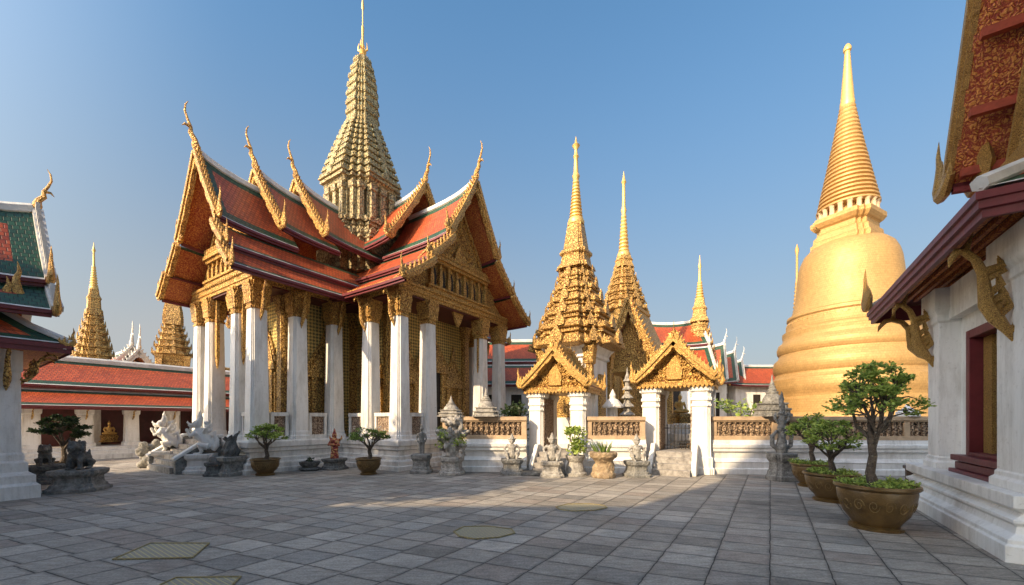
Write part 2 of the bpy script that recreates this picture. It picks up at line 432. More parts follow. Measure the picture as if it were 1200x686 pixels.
def m_paving():
    t = NT('stone_paving')
    W_ = Vector((-1120.0, F, 0)).normalized()            # the cross joints run a little off square
    det = U.x * W_.y - U.y * W_.x
    wob = t.node('ShaderNodeTexNoise', {'Vector': t.coord(), 'Scale': 5.0, 'Detail': 4})
    pv = t.node('ShaderNodeVectorMath', {0: t.tc.outputs['Object'], 1: t.node('ShaderNodeVectorMath', {0: wob.outputs['Color'], 1: (.035, .035, 0)}, operation='MULTIPLY').outputs[0]}, operation='ADD').outputs[0]
    al = t.node('ShaderNodeVectorMath', {0: pv, 1: (W_.y/det, -W_.x/det, 0)}, operation='DOT_PRODUCT').outputs['Value']
    be = t.node('ShaderNodeVectorMath', {0: pv, 1: (-U.y/det, U.x/det, 0)}, operation='DOT_PRODUCT').outputs['Value']
    v = t.node('ShaderNodeCombineXYZ', {0: al, 1: be, 2: 0.0}).outputs[0]
    def bricks(ms, sm): return t.node('ShaderNodeTexBrick', {'Vector': v, 'Color1': (0, 0, 0, 1), 'Color2': (1, 1, 1, 1), 'Mortar': (.5, .5, .5, 1), 'Scale': 1.0,
                'Mortar Size': ms, 'Mortar Smooth': sm, 'Bias': 0.0, 'Brick Width': .43, 'Row Height': .58}, offset=.14, offset_frequency=3, squash=1.0)
    br = bricks(.008, .4); wide = bricks(.055, 1.0)
    id_ = br.outputs[0]; mort = br.outputs[1]
    col = t.ramp(id_, [(.0, (.30, .272, .234)), (.25, (.365, .332, .287)), (.5, (.41, .373, .322)), (.78, (.45, .41, .354)), (1.0, (.53, .487, .425))])
    warm = t.ramp(t.math('FRACT', t.math('MULTIPLY', id_, 7.3)), [(.84, (0, 0, 0)), (.90, (1, 1, 1))])
    col = t.mix(t.math('MULTIPLY', warm, .25), col, (.36, .25, .20))
    cool = t.ramp(t.math('FRACT', t.math('MULTIPLY', id_, 11.7)), [(.80, (0, 0, 0)), (.88, (1, 1, 1))])
    col = t.mix(t.math('MULTIPLY', cool, .4), col, (.30, .30, .285))
    big = t.ramp(t.noise(t.coord(), .45, 9, .72), [(.34, (.46, .45, .43)), (.46, (.86, .85, .84)), (.62, (1.12, 1.10, 1.08))])
    col = t.mix(.8, col, big, 'MULTIPLY')
    streak = t.ramp(t.noise(t.coord('Object', (2.0, 11, 1), (0, 0, -ROT)), 1.8, 7, .72), [(.34, (.5, .5, .5)), (.62, (1.2, 1.2, 1.2))])
    col = t.mix(.6, col, streak, 'MULTIPLY')
    speck = t.ramp(t.noise(t.coord(), 38, 5, .75), [(.36, (.5, .5, .5)), (.6, (1.15, 1.15, 1.15))])
    col = t.mix(.65, col, speck, 'MULTIPLY')
    spots = t.ramp(t.noise(t.coord(), 3.1, 7, .78), [(.30, (.38, .37, .35)), (.39, (1, 1, 1))])
    col = t.mix(.8, col, spots, 'MULTIPLY')
    grime = t.math('MULTIPLY', wide.outputs[1], t.ramp(t.noise(t.coord(), 4, 5, .7), [(.35, (0, 0, 0)), (.6, (.65, .65, .65))]))
    col = t.mix(grime, col, (.14, .13, .115))
    col = t.mix(mort, col, (.05, .047, .042))
    h = t.math('ADD', t.math('MULTIPLY', wide.outputs[1], -.55), t.math('ADD', t.math('MULTIPLY', t.noise(t.coord(), 24, 8, .75), .8), t.math('MULTIPLY', id_, .35)))
    h = t.math('ADD', h, t.math('MULTIPLY', mort, -.9))
    rg = t.ramp(t.noise(t.coord(), 2.2, 6, .7), [(.35, (.45,)*3), (.62, (.85,)*3)])
    return t.out(col, rg, 0, t.bump(h, .018), .35)
PAVE = m_paving()

# ------------------------------------------------------------------ ground
g = MB(); S = 900
g.add([(-S,-S,0),(S,-S,0),(S,S,0),(-S,S,0)], [(0,1,2,3)])
tag(g.build('ground', PAVE), kind='structure')

# ------------------------------------------------------------------ roofs
ROOFM = [TILE_R, TILE_G, TRIM, MAROON, SOFFIT]
def roof_mesh(mb, a0, a1, tiers, up=.35, upw=.9, both=False, bd=.36, th=.1, fascia=.16, ridge=.11, sides=(-1, 1), trim=.07, under=4):
    # tiers: (o0, z0, o1, z1) from the ridge outwards; a0 = gable front
    def lift(a):
        q = up * math.exp(-(a - a0) / upw)
        if both: q += up * math.exp(-(a1 - a) / upw)
        return q
    n = max(4, int((a1 - a0) / .45))
    As = [a0, a0 + bd * .8] + [a0 + bd*.8 + (a1 - a0 - bd*(1.6 if both else .8)) * (i + 1) / n for i in range(n)]
    if both: As += [a1]
    for ti, (o0, z0, o1, z1) in enumerate(tiers):
        L = math.hypot(o1 - o0, z1 - z0)
        Ss = [0, min(.3, bd / L)] + [bd/L + (1 - 2*bd/L - trim/L) * (k + 1) / 4 for k in range(4)] + [1 - trim / L, 1.0]
        for sd in sides:
            def P(a, s_, dz=0):
                z = z0 + (z1 - z0) * s_ - .055 * L * 4 * s_ * (1 - s_) * .5 + lift(a) * (1 - .65 * s_) * (1.0 if ti == 0 else .35)
                return (sd * (o0 + (o1 - o0) * s_), a, z + dz)
            for i in range(len(As) - 1):
                for k in range(len(Ss) - 1):
                    A, B, s0, s1 = As[i], As[i+1], Ss[k], Ss[k+1]
                    m = 0
                    if i == 0 or (both and i == len(As) - 2) or k == 0 or k == len(Ss) - 3: m = 1
                    if k == len(Ss) - 2: m = 2
                    uv = [(A, -s0*L), (B, -s0*L), (B, -s1*L), (A, -s1*L)]
                    mb.add([P(A, s0), P(B, s0), P(B, s1), P(A, s1)], [(0, 1, 2, 3)], m, [uv])
                    mb.add([P(A, s0, -th), P(B, s0, -th), P(B, s1, -th), P(A, s1, -th)], [(3, 2, 1, 0)], under)
                # fascia board under the eave
                A, B = As[i], As[i+1]
                e0, e1 = Vector(P(A, 1)), Vector(P(B, 1)); ou = Vector((sd * .035, 0, 0))
                for (q0, q1, m) in (((-.005), -fascia * .55, 3), (-fascia * .55, -fascia, 3)):
                    ins = ou if q0 > -.02 else ou * -.6
                    v = [e0 + ins + Vector((0,0,q0)), e1 + ins + Vector((0,0,q0)), e1 + ins + Vector((0,0,q1)), e0 + ins + Vector((0,0,q1))]
                    w_ = [p - Vector((sd*.09, 0, 0)) for p in v]
                    mb.add(v + w_, [(0,1,2,3),(7,6,5,4),(3,2,6,7),(0,4,5,1)], m)
            for A in ((a0, a1)):
                for k in range(len(Ss) - 1):
                    mb.add([P(A, Ss[k]), P(A, Ss[k+1]), P(A, Ss[k+1], -th), P(A, Ss[k], -th)], [(0,1,2,3)], 3)
            # white line along the top of lower tiers
            if ti > 0:
                for i in range(len(As) - 1):
                    mb.add([Vector(P(As[i], 0)) + Vector((-sd*.05,0,.05)), Vector(P(As[i+1], 0)) + Vector((-sd*.05,0,.05)),
                            Vector(P(As[i+1], .08)) + Vector((0,0,.03)), Vector(P(As[i], .08)) + Vector((0,0,.03))], [(0,1,2,3)], 2)
    o0, z0 = tiers[0][0], tiers[0][1]
    pts = [(0, a, z0 + lift(a) + .03) for a in As]
    if ridge: mb.tube(pts, ridge, 6, 2, flat=1.35, flat_axis=(0, 0, 1))
    return lift(a0)

def barge(mb, a, tier, lift_, sides=(-1, 1), hgt=.3, th=.12, top=.09, first=True, tooth=.24, th_h=None):
    th_h = th_h or tooth * .85
    o0, z0, o1, z1 = tier; L = math.hypot(o1 - o0, z1 - z0); n = max(6, int(L / .22))
    for sd in sides:
        pts = []
        for i in range(n + 1):
            s_ = i / n
            z = z0 + (z1 - z0) * s_ - .055 * L * 4 * s_ * (1 - s_) * .5 + lift_ * (1 - .65 * s_) * (1 if first else .35)
            pts.append(Vector((sd * (o0 + (o1 - o0) * s_), z)))
        for i in range(n):
            p, q = pts[i], pts[i+1]; t = (q - p).normalized(); nr = Vector((-t.y, t.x)) * (1 if sd > 0 else -1)
            if nr.y < 0: nr = -nr
            wv = hgt * (1 + .18 * math.sin(i * 1.9))
            c = [p + nr*top, q + nr*top, q - nr*wv*.75, p - nr*wv*.75]
            mb.prism([(v.x, v.y) for v in c], a - th, a + .02, 'xz')
            c = [p + nr*(top+.02), q + nr*(top+.02), q - nr*.02, p - nr*.02]
            mb.prism([(v.x, v.y) for v in c], a - th - .05, a - th + .01, 'xz')
        k = max(3, int(L / tooth))
        for i in range(k):
            s_ = (i + .5) / k * n; j = min(n - 1, int(s_)); p = pts[j].lerp(pts[j+1], s_ - j)
            t = (pts[j+1] - pts[j]).normalized(); nr = Vector((-t.y, t.x))
            if nr.y < 0: nr = -nr
            tip = p + nr * (.1 + th_h) - t * th_h * .55
            mb.prism([((p - t*tooth*.36 + nr*.07).x, (p - t*tooth*.36 + nr*.07).y), ((p + t*tooth*.36 + nr*.07).x, (p + t*tooth*.36 + nr*.07).y), (tip.x, tip.y)], a - th*.8, a - .02, 'xz')

def chofa(mb, p, a, h=1.5, lean=.35):
    # tall slender finial with a bird-like bulge, leaning out over the gable
    z = p
    P = [(0, a+.05, z-.15), (0, a-.08*lean*3, z+.10*h), (0, a-.30*lean, z+.22*h), (0, a-.62*lean, z+.34*h), (0, a-.60*lean, z+.46*h), (0, a-.85*lean, z+.60*h), (0, a-1.05*lean, z+.76*h), (0, a-1.0*lean, z+.90*h), (0, a-.8*lean, z+h)]
    mb.tube(P, [.10*h/1.5, .12*h/1.5, .085*h/1.5, .075*h/1.5, .05*h/1.5, .04*h/1.5, .032*h/1.5, .024*h/1.5, .006], 8, 0)
    q = Vector(P[4]); mb.tube([q, q + Vector((0, -.16*h/1.5, .02)), q + Vector((0, -.24*h/1.5, -.08*h/1.5))], [.06*h/1.5, .04*h/1.5, .006], 6, 0)
    q = Vector(P[1]); mb.ell(q, (.10*h/1.5, .12*h/1.5, .17*h/1.5), 0, 8, 6)

def horn(mb, sd, o, a, z, h=.75):
    # the upturned serpent-head horn at the foot of a bargeboard: a slim flame with smaller flames behind it
    s = h / .75
    def tb(p, r, n=7, fl=.7): mb.tube([(sd*(o+x*s), a-.06, z+q*s) for x, q in p], [k*s for k in r], n, 0, flat=fl, flat_axis=(0, 1, 0))
    tb([(-.30, .12), (-.08, -.04), (.12, -.03), (.20, .10), (.16, .26), (.15, .44), (.20, .62), (.17, .84)], [.07, .11, .11, .095, .075, .055, .038, .005])
    tb([(.05, .0), (.02, .16), (.06, .30), (.02, .46)], [.08, .07, .045, .005], 6)
    tb([(-.10, .02), (-.15, .15), (-.10, .27), (-.14, .38)], [.07, .06, .035, .005], 6)
    tb([(-.24, .08), (-.30, .18), (-.26, .30)], [.06, .045, .005], 5)
    mb.ell((sd*(o+.10*s), a-.06-.05*s, z+.04*s), (.06*s, .04*s, .06*s), 0, 7, 5)

def gable_roof(root, M, a0, a1, tiers, name='roof', up=.35, upw=.9, gold=None, chofa_h=1.5, lean=.35, horn_h=.75, both=False, sides=(-1, 1), hgt=.3, tooth=.24, parts=True, finmat=None, mats=None, bth=.12, top=.09, **kw):
    gold = gold or GOLD_FINE; finmat = finmat or gold
    mb = MB(M); lf = roof_mesh(mb, a0, a1, tiers, up, upw, both, sides=sides, **kw)
    ro = mb.build(name, mats or ROOFM, root)
    ends = [(M, a0)]
    if both: ends.append((M @ Matrix.Translation((0, a1 + a0, 0)) @ Matrix.Rotation(math.pi, 4, 'Z'), a0))
    for Mx, a in ends:
        b = MB(Mx)
        for i, t in enumerate(tiers):
            for sd in sides:
                if parts: b = MB(Mx)
                barge(b, a, t, lf, (sd,), hgt, bth, top, first=(i == 0), tooth=tooth)
                if parts: b.build('bargeboard', gold, ro)
        if chofa_h:
            c = MB(Mx) if parts else b; chofa(c, tiers[0][1] + lf + .05, a, chofa_h, lean)
            if parts: c.build('finial', finmat, ro, smooth=True)
        if horn_h:
            for i, t in enumerate(tiers):
                for sd in sides:
                    h_ = MB(Mx) if parts else b; horn(h_, sd, t[2], a, t[3] + lf*.35*(1 if i == 0 else .35), horn_h)
                    if parts: h_.build('horn', finmat, ro, smooth=True)
        if not parts: b.build('bargeboard', gold, ro)
    return ro

def column(root, x, y, z0, z1, w=.36, w1=None, caph=.75, capm=None, M=None, mat=None, base=True):
    w1 = w1 or w * .82; mb = MB(M)
    pr = [(z0, w*1.18), (z0+.12, w*1.18), (z0+.15, w*1.06), (z0+.26, w*1.06), (z0+.30, w)] if base else [(z0, w)]
    pr += [(z1 - caph, w1)]
    mb.loft(RED2, pr, (x, y, 0), 0)
    o = mb.build('column', mat or WHITE, root)
    c = MB(M); h = caph
    zz = z1 - caph
    c.loft(RED2, [(zz-.05, w1*1.02), (zz-.04, w1*1.14), (zz+.02, w1*1.14), (zz+.04, w1*1.02), (zz+.10*h, w1*1.02), (zz+.14*h, w1*1.12), (zz+.2*h, w1*1.06), (zz+.55*h, w1*1.14), (zz+.85*h, w1*1.42), (zz+.9*h, w1*1.5), (z1, w1*1.5)], (x, y, 0))
    for (f, r, hh) in ((.16, 1.06, .36), (.38, 1.1, .36), (.60, 1.2, .32)):
        c.spikes(SQ, w1*r, zz + f*h, w1*.5, w1*.5, hh*h, (x, y, 0), lean=.35)
    c.build('capital', capm or GOLD_FINE, o)
    return o

def bracket(mb, p0, p1, out, s=1.0):
    # slender gilded serpent bracket curving from a column up to the eave, with flame fins on its back
    p0, p1 = Vector(p0), Vector(p1); d = p1 - p0; o = Vector(out)
    h = d - o * d.dot(o) / max(1e-6, o.length_squared); e = d - h
    def S(t, a): return p0 + h * t + e * a
    ctl = [(0, .0), (.10, .10), (.24, .34), (.38, .52), (.54, .56), (.70, .60), (.84, .74), (.93, .95), (.95, 1.12), (.88, 1.25), (.80, 1.30)]
    rad = [.012, .05, .085, .085, .07, .058, .05, .05, .055, .04, .008]
    pts = [S(*c) for c in ctl]
    mb.tube(pts, [r * s * .78 for r in rad], 7, 0)
    up = Vector((0, 0, 1))
    for k, (i_, ln) in enumerate(((1, .16), (2, .24), (2, .30), (3, .30), (3, .26), (4, .22), (5, .16))):
        q = pts[i_] + (pts[i_+1] - pts[i_]) * (.5 if k % 2 else 0)
        mb.tube([q, q - o*.07*s*(1+.2*k) + up*ln*.35*s, q - o*.05*s*(1+.2*k) + up*ln*s], [.05*s, .04*s, .006], 5, 0)
    q = pts[7]
    mb.tube([q, q + up*.08*s - o*.02*s, q + up*.2*s - o*.06*s], [.04*s, .028*s, .005], 5, 0)

def tri_leafs(mb, c, r, n, size, rng, flat=.7, mat=0):
    for i in range(n):
        while True:
            p = Vector((rng.uniform(-1,1), rng.uniform(-1,1), rng.uniform(-1,1)))
            if .25 < p.length < 1: break
        p = Vector(c) + Vector((p.x*r, p.y*r, p.z*r*flat))
        d = Vector((rng.uniform(-1,1), rng.uniform(-1,1), rng.uniform(-.35,.8))).normalized()
        x = d.orthogonal().normalized(); x = (Matrix.Rotation(rng.uniform(0, 6.28), 3, d) @ x)
        s = size * rng.uniform(.6, 1.25)
        mb.add([p, p + d*s*.5 + x*s*.27, p + d*s, p + d*s*.5 - x*s*.27], [(0, 1, 2, 3)], mat)

# ------------------------------------------------------------------ the cruciform temple hall
def temple():
    C0 = Vector((-3.83, 13.25, 0))
    T = thing('temple_hall', 'large cross-shaped temple hall with white columns, orange roofs and a gold tower', 'temple', C0, ROT)
    poly = [(0,0),(6.8,0),(6.8,3.2),(9.6,3.2),(9.6,7.8),(6.8,7.8),(6.8,11),(0,11),(0,8.4),(-3.2,8.4),(-3.2,3.2),(0,3.2)]
    m = MB()
    m.ploft(poly, [(.16,0),(.16,.14),(.10,.16),(.10,.30),(.02,.36),(.02,.46),(-.05,.50),(-.05,.66),(.02,.70),(.02,.80),(.08,.84),(.08,1.0),(.04,1.05)])
    m.build('podium', WHITE_OLD, T)
    # gilded cella
    cella = [(1.2,1.9),(5.6,1.9),(5.6,4.2),(8.0,4.2),(8.0,6.8),(5.6,6.8),(5.6,9.5),(1.2,9.5),(1.2,6.8),(-1.6,6.8),(-1.6,4.2),(1.2,4.2)]
    m = MB(); m.ploft(cella, [(.10,1.05),(.10,1.3),(.04,1.36),(0,1.4),(0,6.5)])
    m.build('wall', MOSAIC, T)
    for (x, y) in cella:
        m = MB()
        m.loft(RED2, [(1.05,.30),(1.3,.30),(1.36,.23),(5.5,.21),(5.6,.26),(5.8,.24),(6.1,.33),(6.5,.33)], (x, y, 0))
        m.build('pilaster', GOLD_DARK, T)
    # entablature slab carrying the roofs
    m = MB(); m.ploft(poly, [(-.14,6.20),(-.14,6.30),(-.10,6.32),(-.10,6.48),(-.05,6.5),(-.05,6.6)], 0)
    ent = m.build('entablature', [GOLD_FINE], T)
    m = MB(); m.ploft(poly, [(-.2,6.14),(-.2,6.19)]); m.build('ceiling', DKRED, T)
    # doors and windows of the cella with pointed gilded surrounds
    def opening(M, w, h, door):
        fr = MB(M)
        for sx in (-1, 1):
            fr.box(sx*w/2 - (.2 if sx < 0 else 0), sx*w/2 + (.2 if sx > 0 else 0), -.16, .02, 0, h)
            fr.box(sx*(w/2+.26) - .07, sx*(w/2+.26) + .07, -.1, .02, -.03, h*.95)
        fr.box(-w/2-.42, w/2+.42, -.2, .02, h, h+.14); fr.box(-w/2-.45, w/2+.45, -.22, .02, -.32, -.03)
        for k in range(6):
            a = w/2 + .35 - k*.12; fr.box(-a, a, -.18+.02*k, .02, h+.14+k*.19, h+.14+(k+1)*.19)
            for sx in (-1, 1): fr.spike((sx*a, -.1+.02*k, h+.14+(k+1)*.19-.06), (0, -1), .14, .26)
        fr.spike((0, -.05, h+1.2), (0, -1), .22, .75)
        o = fr.build('door_frame' if door else 'window_frame', GOLD_DARK, T)
        p = MB(M); p.box(-w/2, -.01, -.06, .01, 0, h); p.box(.01, w/2, -.06, .01, 0, h)
        p.build('door_leaf' if door else 'shutter', DARK if door else GOLD_DARK, o)
    def WM(x, y, z, rz): return Matrix.Translation((x, y, z)) @ Matrix.Rotation(rz, 4, 'Z')
    opening(WM(3.4, 1.9, 1.4, 0), 1.05, 2.4, True)
    opening(WM(2.05, 1.9, 1.6, 0), .55, 1.6, False); opening(WM(4.75, 1.9, 1.6, 0), .55, 1.6, False)
    opening(WM(-1.6, 5.5, 1.4, -math.pi/2), .9, 2.2, True)
    opening(WM(1.2, 3.0, 1.75, -math.pi/2), .7, 1.6, False)
    opening(WM(-.15, 4.2, 1.75, 0), .7, 1.6, False)
    # columns
    front = [(.4,.4),(1.75,.4),(5.0,.4),(6.4,.4)]
    spots = list(front) + [(.4,2.0),(6.4,2.0)]
    spots += [(-2.8,3.6),(-2.8,4.75),(-2.8,6.9),(-2.8,8.0),(-1.5,3.55),(-.1,3.55),(-1.5,8.0),(-.1,8.0)]
    spots += [(6.9,3.55),(7.9,3.55),(9.2,3.55),(9.2,7.45),(.4,9.0),(.4,10.6),(6.4,10.6)]
    for x, y in spots:
        column(T, x, y, 1.05, 6.2, .29, .235, .82)
    for x, y, ox, oy in ((.4,.4,-1,0),(.4,2.0,-1,0),(-2.8,3.6,0,-1),(-1.5,3.55,0,-1),(-.1,3.55,0,-1),(6.4,.4,1,0),(6.4,2.0,1,0),(-2.8,8.0,0,1)):
        b = MB(); bracket(b, (x+ox*.25, y+oy*.25, 4.95), (x+ox*.6, y+oy*.6, 6.2), (ox, oy, 0), .95); b.build('bracket', GOLD_FINE, T, smooth=True)
    # balustrade panels between columns
    def rail(x0, y0, x1, y1):
        L = math.hypot(x1-x0, y1-y0); M = Matrix.Translation((x0, y0, 1.05)) @ Matrix.Rotation(math.atan2(y1-y0, x1-x0), 4, 'Z')
        m = MB(M); m.box(0, L, -.13, .13, .80, .93); m.box(0, L, -.11, .11, 0, .14); m.box(0, .1, -.11, .11, .14, .8); m.box(L-.1, L, -.11, .11, .14, .8)
        o = m.build('balustrade', WHITE_OLD, T)
        p = MB(M); p.box(.1, L-.1, -.06, .06, .14, .8); p.build('lattice_panel', LATTICE_DK, o)
    rail(.4, .76, .4, 1.64); rail(.4, 2.36, .4, 3.2); rail(-2.44, 3.55, -1.86, 3.55); rail(-1.14, 3.55, -.46, 3.55)
    rail(.76, .4, 1.42, .4); rail(5.36, .4, 6.04, .4); rail(-2.8, 4.42, -2.8, 3.93); rail(-2.8, 7.67, -2.8, 7.23); rail(6.4, .76, 6.4, 1.64)
    # four wings: matrix, length to the crossing, main sections, lower tiers
    WR = Matrix.Translation((3.4, 0, 0))
    WL = Matrix.Translation((-3.2, 5.5, 0)) @ Matrix.Rotation(-math.pi/2, 4, 'Z')
    WB = Matrix.Translation((3.4, 11, 0)) @ Matrix.Rotation(math.pi, 4, 'Z')
    WE = Matrix.Translation((9.6, 5.5, 0)) @ Matrix.Rotation(math.pi/2, 4, 'Z')
    def wing(M, secs, lows, ln, full=True, side_cols=None):
        for (a0, a1, tr, up) in secs:
            gable_roof(T, M, a0, a1, tr, 'roof', up=up, upw=.8, chofa_h=1.5 if full else 1.2, lean=.36, parts=full, hgt=.2, tooth=.19)
        for (a0, a1, tr) in lows:
            for sd in (-1, 1): gable_roof(T, M, a0, a1, tr, 'lower_roof', up=.1, chofa_h=0, ridge=0, parts=full, horn_h=.62, bd=.13, sides=(sd,), tooth=.22, hgt=.17)
    def gable_wall(M, pts, a, zb, half_c, zc):
        # carved pediment with cornices, niche frieze and hanging fringe
        poly = [(-pts[-1][0], zb)] + [(-o, z) for o, z in reversed(pts)] + [(o, z) for o, z in pts[1:]] + [(pts[-1][0], zb)]
        m = MB(M); m.prism(poly, a, a+.14, 'xz'); pe = m.build('pediment', GOLD_PED, T)
        m = MB(M)
        for (z0, z1, e, hw) in ((zb-.02, zb+.12, .16, half_c+.16), (zb+.12, zb+.2, .22, half_c+.2), (zc-.02, zc+.1, .18, half_c+.05), (zc+.1, zc+.24, .26, half_c+.1), (zc+.24, zc+.30, .2, half_c+.02)):
            m.box(-hw, hw, a-e, a+.01, z0, z1)
        n = int(half_c*2/.16)
        for i in range(n):
            m.spike((-half_c + (i+.5)*2*half_c/n, a-.2, zb+.0), (0,-1), .13, -.17)
            m.spike((-half_c + (i+.5)*2*half_c/n, a-.2, zc+.28), (0,-1), .13, .2)
        m.build('cornice', GOLD_FINE, pe)
        m = MB(M); k = 7
        for i in range(k + 1):
            x = -half_c + .06 + i*(2*half_c-.12)/k; m.box(x-.05, x+.05, a-.12, a+.01, zb+.2, zc-.02)
            m.spike((x, a-.1, zb+.25), (0,-1), .16, zc-zb-.3, lean=.1)
        m.build('frieze_molding', GOLD_FINE, pe)
        m = MB(M)
        for i in range(k):
            x = -half_c + .06 + (i+.5)*(2*half_c-.12)/k; wd = .075; zt = zc - .22
            m.prism([(x-wd, zb+.24), (x+wd, zb+.24), (x+wd, zt-.14), (x, zt+.04), (x-wd, zt-.14)], a-.03, a+.005, 'xz')
        m.build('frieze_lattice', DARK, pe)
        # inner triangular moulding of the pediment
        m = MB(M); top = pts[0][1] - .35
        for sd in (-1, 1):
            p, q = Vector((sd*(half_c-.05), zc+.32)), Vector((0, top)); t = (q-p).normalized(); nn = Vector((-t.y, t.x))*.06
            m.prism([tuple(p+nn), tuple(q+nn), tuple(q-nn), tuple(p-nn)], a-.1, a+.01, 'xz')
        # central carved figure group and scrolls
        m.spike((0, a-.03, zc+.32), (0,-1), .6, .95, t=.2, lean=.02)
        rng = random.Random(3)
        for sd in (-1, 1):
            for i in range(26):
                x = rng.uniform(.12, half_c-.15); zz = rng.uniform(zc+.36, zc+.36+max(.02, (top-zc-.5)*(1-x/half_c)))
                m.ell((sd*x, a-.02, zz), (rng.uniform(.05,.1), .06, rng.uniform(.05,.1)), 0, 6, 4)
        m.build('pediment_relief', GOLD, pe)
        # hanging scalloped fringe below the beam
        m = MB(M); hw = half_c - .28; pts2 = [(-hw, zb)]
        N = 36
        for i in range(N + 1):
            x = -hw + 2*hw*i/N; u = abs(x)/hw
            dep = .12 + .95*max(0, 1-u*3.2) + .55*max(0, (u-.86)/.14)**1.5 + .10*abs(math.sin(u*math.pi*3.2))
            pts2.append((x, zb - dep))
        pts2.append((hw, zb))
        quads = [(pts2[0][0], zb)]
        for i in range(1, N + 1):
            (xa, za), (xb, zb2) = pts2[i], pts2[i+1]
            m.prism([(xa, za), (xb, zb2), (xb, zb), (xa, zb)], a+.02, a+.12, 'xz')
        for sd in (-1, 1):
            m.box(sd*hw-.05 - (.06 if sd > 0 else 0), sd*hw+.05+(.06 if sd < 0 else 0), a+.02, a+.12, zb-2.6, zb-.5)
            m.spike((sd*(hw-.03), a+.07, zb-2.55), (0,-1), .16, -.5, lean=0)
        m.build('fringe', GOLD_FINE, T)
    # right-hand wing
    RS = [(-.55, 3.2, [(0,10.85,1.5,8.6)], .45), (2.3, 6.0, [(0,11.7,1.95,9.0)], .45)]
    RL = [(-.62, 5.6, [(1.38,8.45,2.55,7.4)]), (-.72, 5.6, [(2.45,7.22,3.8,6.3)])]
    wing(WR, RS, RL, 6); gable_wall(WR, [(0,10.9),(1.5,8.5),(2.5,7.35),(3.3,6.62)], .28, 6.62, 1.72, 7.75)
    LS = [(-.55, 1.9, [(0,10.2,1.65,7.95)], .45), (1.25, 3.4, [(0,10.55,1.9,8.3)], .42), (2.75, 6.0, [(0,10.95,2.0,8.6)], .42)]
    LL = [(-.62, 5.8, [(1.52,7.8,2.35,7.0)]), (-.72, 5.8, [(2.25,6.9,2.98,6.24)])]
    wing(WL, LS, LL, 6); gable_wall(WL, [(0,10.1),(1.45,7.85),(2.1,6.95),(2.4,6.62)], .28, 6.62, 1.35, 7.45)
    wing(WB, RS, RL, 6, False); wing(WE, LS, LL, 6, False)
    for Mx, pts in ((WB, [(0,10.9),(1.5,8.5),(2.5,7.35),(3.2,6.62)]), (WE, [(0,10.3),(1.7,7.9),(2.4,6.95),(2.7,6.62)])):
        poly = [(-pts[-1][0], 6.6)] + [(-o, z) for o, z in reversed(pts)] + [(o, z) for o, z in pts[1:]] + [(pts[-1][0], 6.6)]
        m = MB(Mx); m.prism(poly, .28, .42, 'xz'); m.build('pediment', GOLD_PED, T)
    # prang over the crossing
    c = (2.65, 5.6, 0)
    m = MB()
    m.loft(RED, [(8.2,1.75),(9.3,1.75),(9.35,1.6),(9.6,1.6),(9.65,1.7),(9.8,1.7),(9.85,1.48),(10.2,1.42),(10.25,1.5),(10.4,1.5),(10.45,1.3),(12.1,1.28),(12.15,1.42),(12.3,1.5),(12.32,1.62),(12.45,1.62)], c)
    for z in (9.8, 10.4): m.spikes(RED, 1.5 if z > 10 else 1.66, z, .3, .26, .3, c)
    p = m.build('prang_base', STONE_LT2, T)
    for i in range(4):
        a = i*math.pi/2
        for k in (-.95, -.5, 0, .5, .95):
            m = MB()
            q = Matrix.Rotation(a, 2) @ Vector((1.36 if abs(k) < .6 else 1.14, k))
            m.loft(SQ, [(10.42,.16),(10.6,.16),(10.65,.12),(11.8,.11),(11.85,.16),(12.1,.17)], (c[0]+q.x, c[1]+q.y, 0))
            m.build('colonnette', STONE_LT2, p)
    m = MB()
    z = 12.45; r = 1.66
    N = 9; H = 2.85
    rad = [.74 + .90*(1-k/N)**1.12 for k in range(N+1)]
    for k in range(N):
        h = H/N*(1.25 - .5*k/N); r0, r1 = rad[k], rad[k+1]
        m.loft(RED, [(z,r0*.90),(z+h*.10,r0*1.03),(z+h*.26,r0*1.03),(z+h*.30,r0*.93),(z+h*.42,r1*.90),(z+h*.72,r1*.88),(z+h*.78,r1*.98),(z+h*.9,r1*1.0),(z+h*.93,r1*.9),(z+h,r1*.88)], c)
        m.spikes(RED, r0*.99, z+h*.25, .15, .13, h*.55, c, lean=.08)
        for q in range(4):
            d = Matrix.Rotation(q*math.pi/2, 2) @ Vector((r0, 0)); m.spike((c[0]+d.x, c[1]+d.y, z+h*.2), (d.x, d.y), .34, h*.95, t=.14, lean=.05)
        z += h
    nb = 8; HB = 3.45; prof = []
    rb = [.68,.675,.67,.655,.62,.57,.49,.38,.23]
    for k in range(nb):
        z0 = z + HB*(k/nb)**.95; z1 = z + HB*((k+1)/nb)**.95; h = z1-z0; a_, b_ = rb[k], rb[k+1]
        prof += [(z0, a_*.93), (z0+h*.08, a_*1.02), (z0+h*.22, a_*1.02), (z0+h*.26, a_*.93), (z0+h*.96, b_*.94)]
        m.spikes(RED, a_*.99, z0+h*.2, .14, .11, h*.42, c, lean=0)
    m.loft(RED, prof + [(z+HB, .2), (z+HB+.12, .1)], c)
    m.build('prang', GOLD_GREEN, T)
    m = MB(); zt = z + 3.4
    m.lathe([(.12,zt),(.2,zt+.1),(.1,zt+.2),(.17,zt+.32),(.06,zt+.5),(.09,zt+.6),(.045,zt+.7),(.06,zt+1.5),(.03,zt+1.6),(.025,zt+2.3),(.07,zt+2.4),(.01,zt+3.0)], 10, c)
    for k in range(4):
        a = k*math.pi/2+.5
        m.tube([(c[0], c[1], zt+.3), (c[0]+.22*math.cos(a), c[1]+.22*math.sin(a), zt+.42), (c[0]+.2*math.cos(a), c[1]+.2*math.sin(a), zt+.75)], [.05,.05,.008], 5)
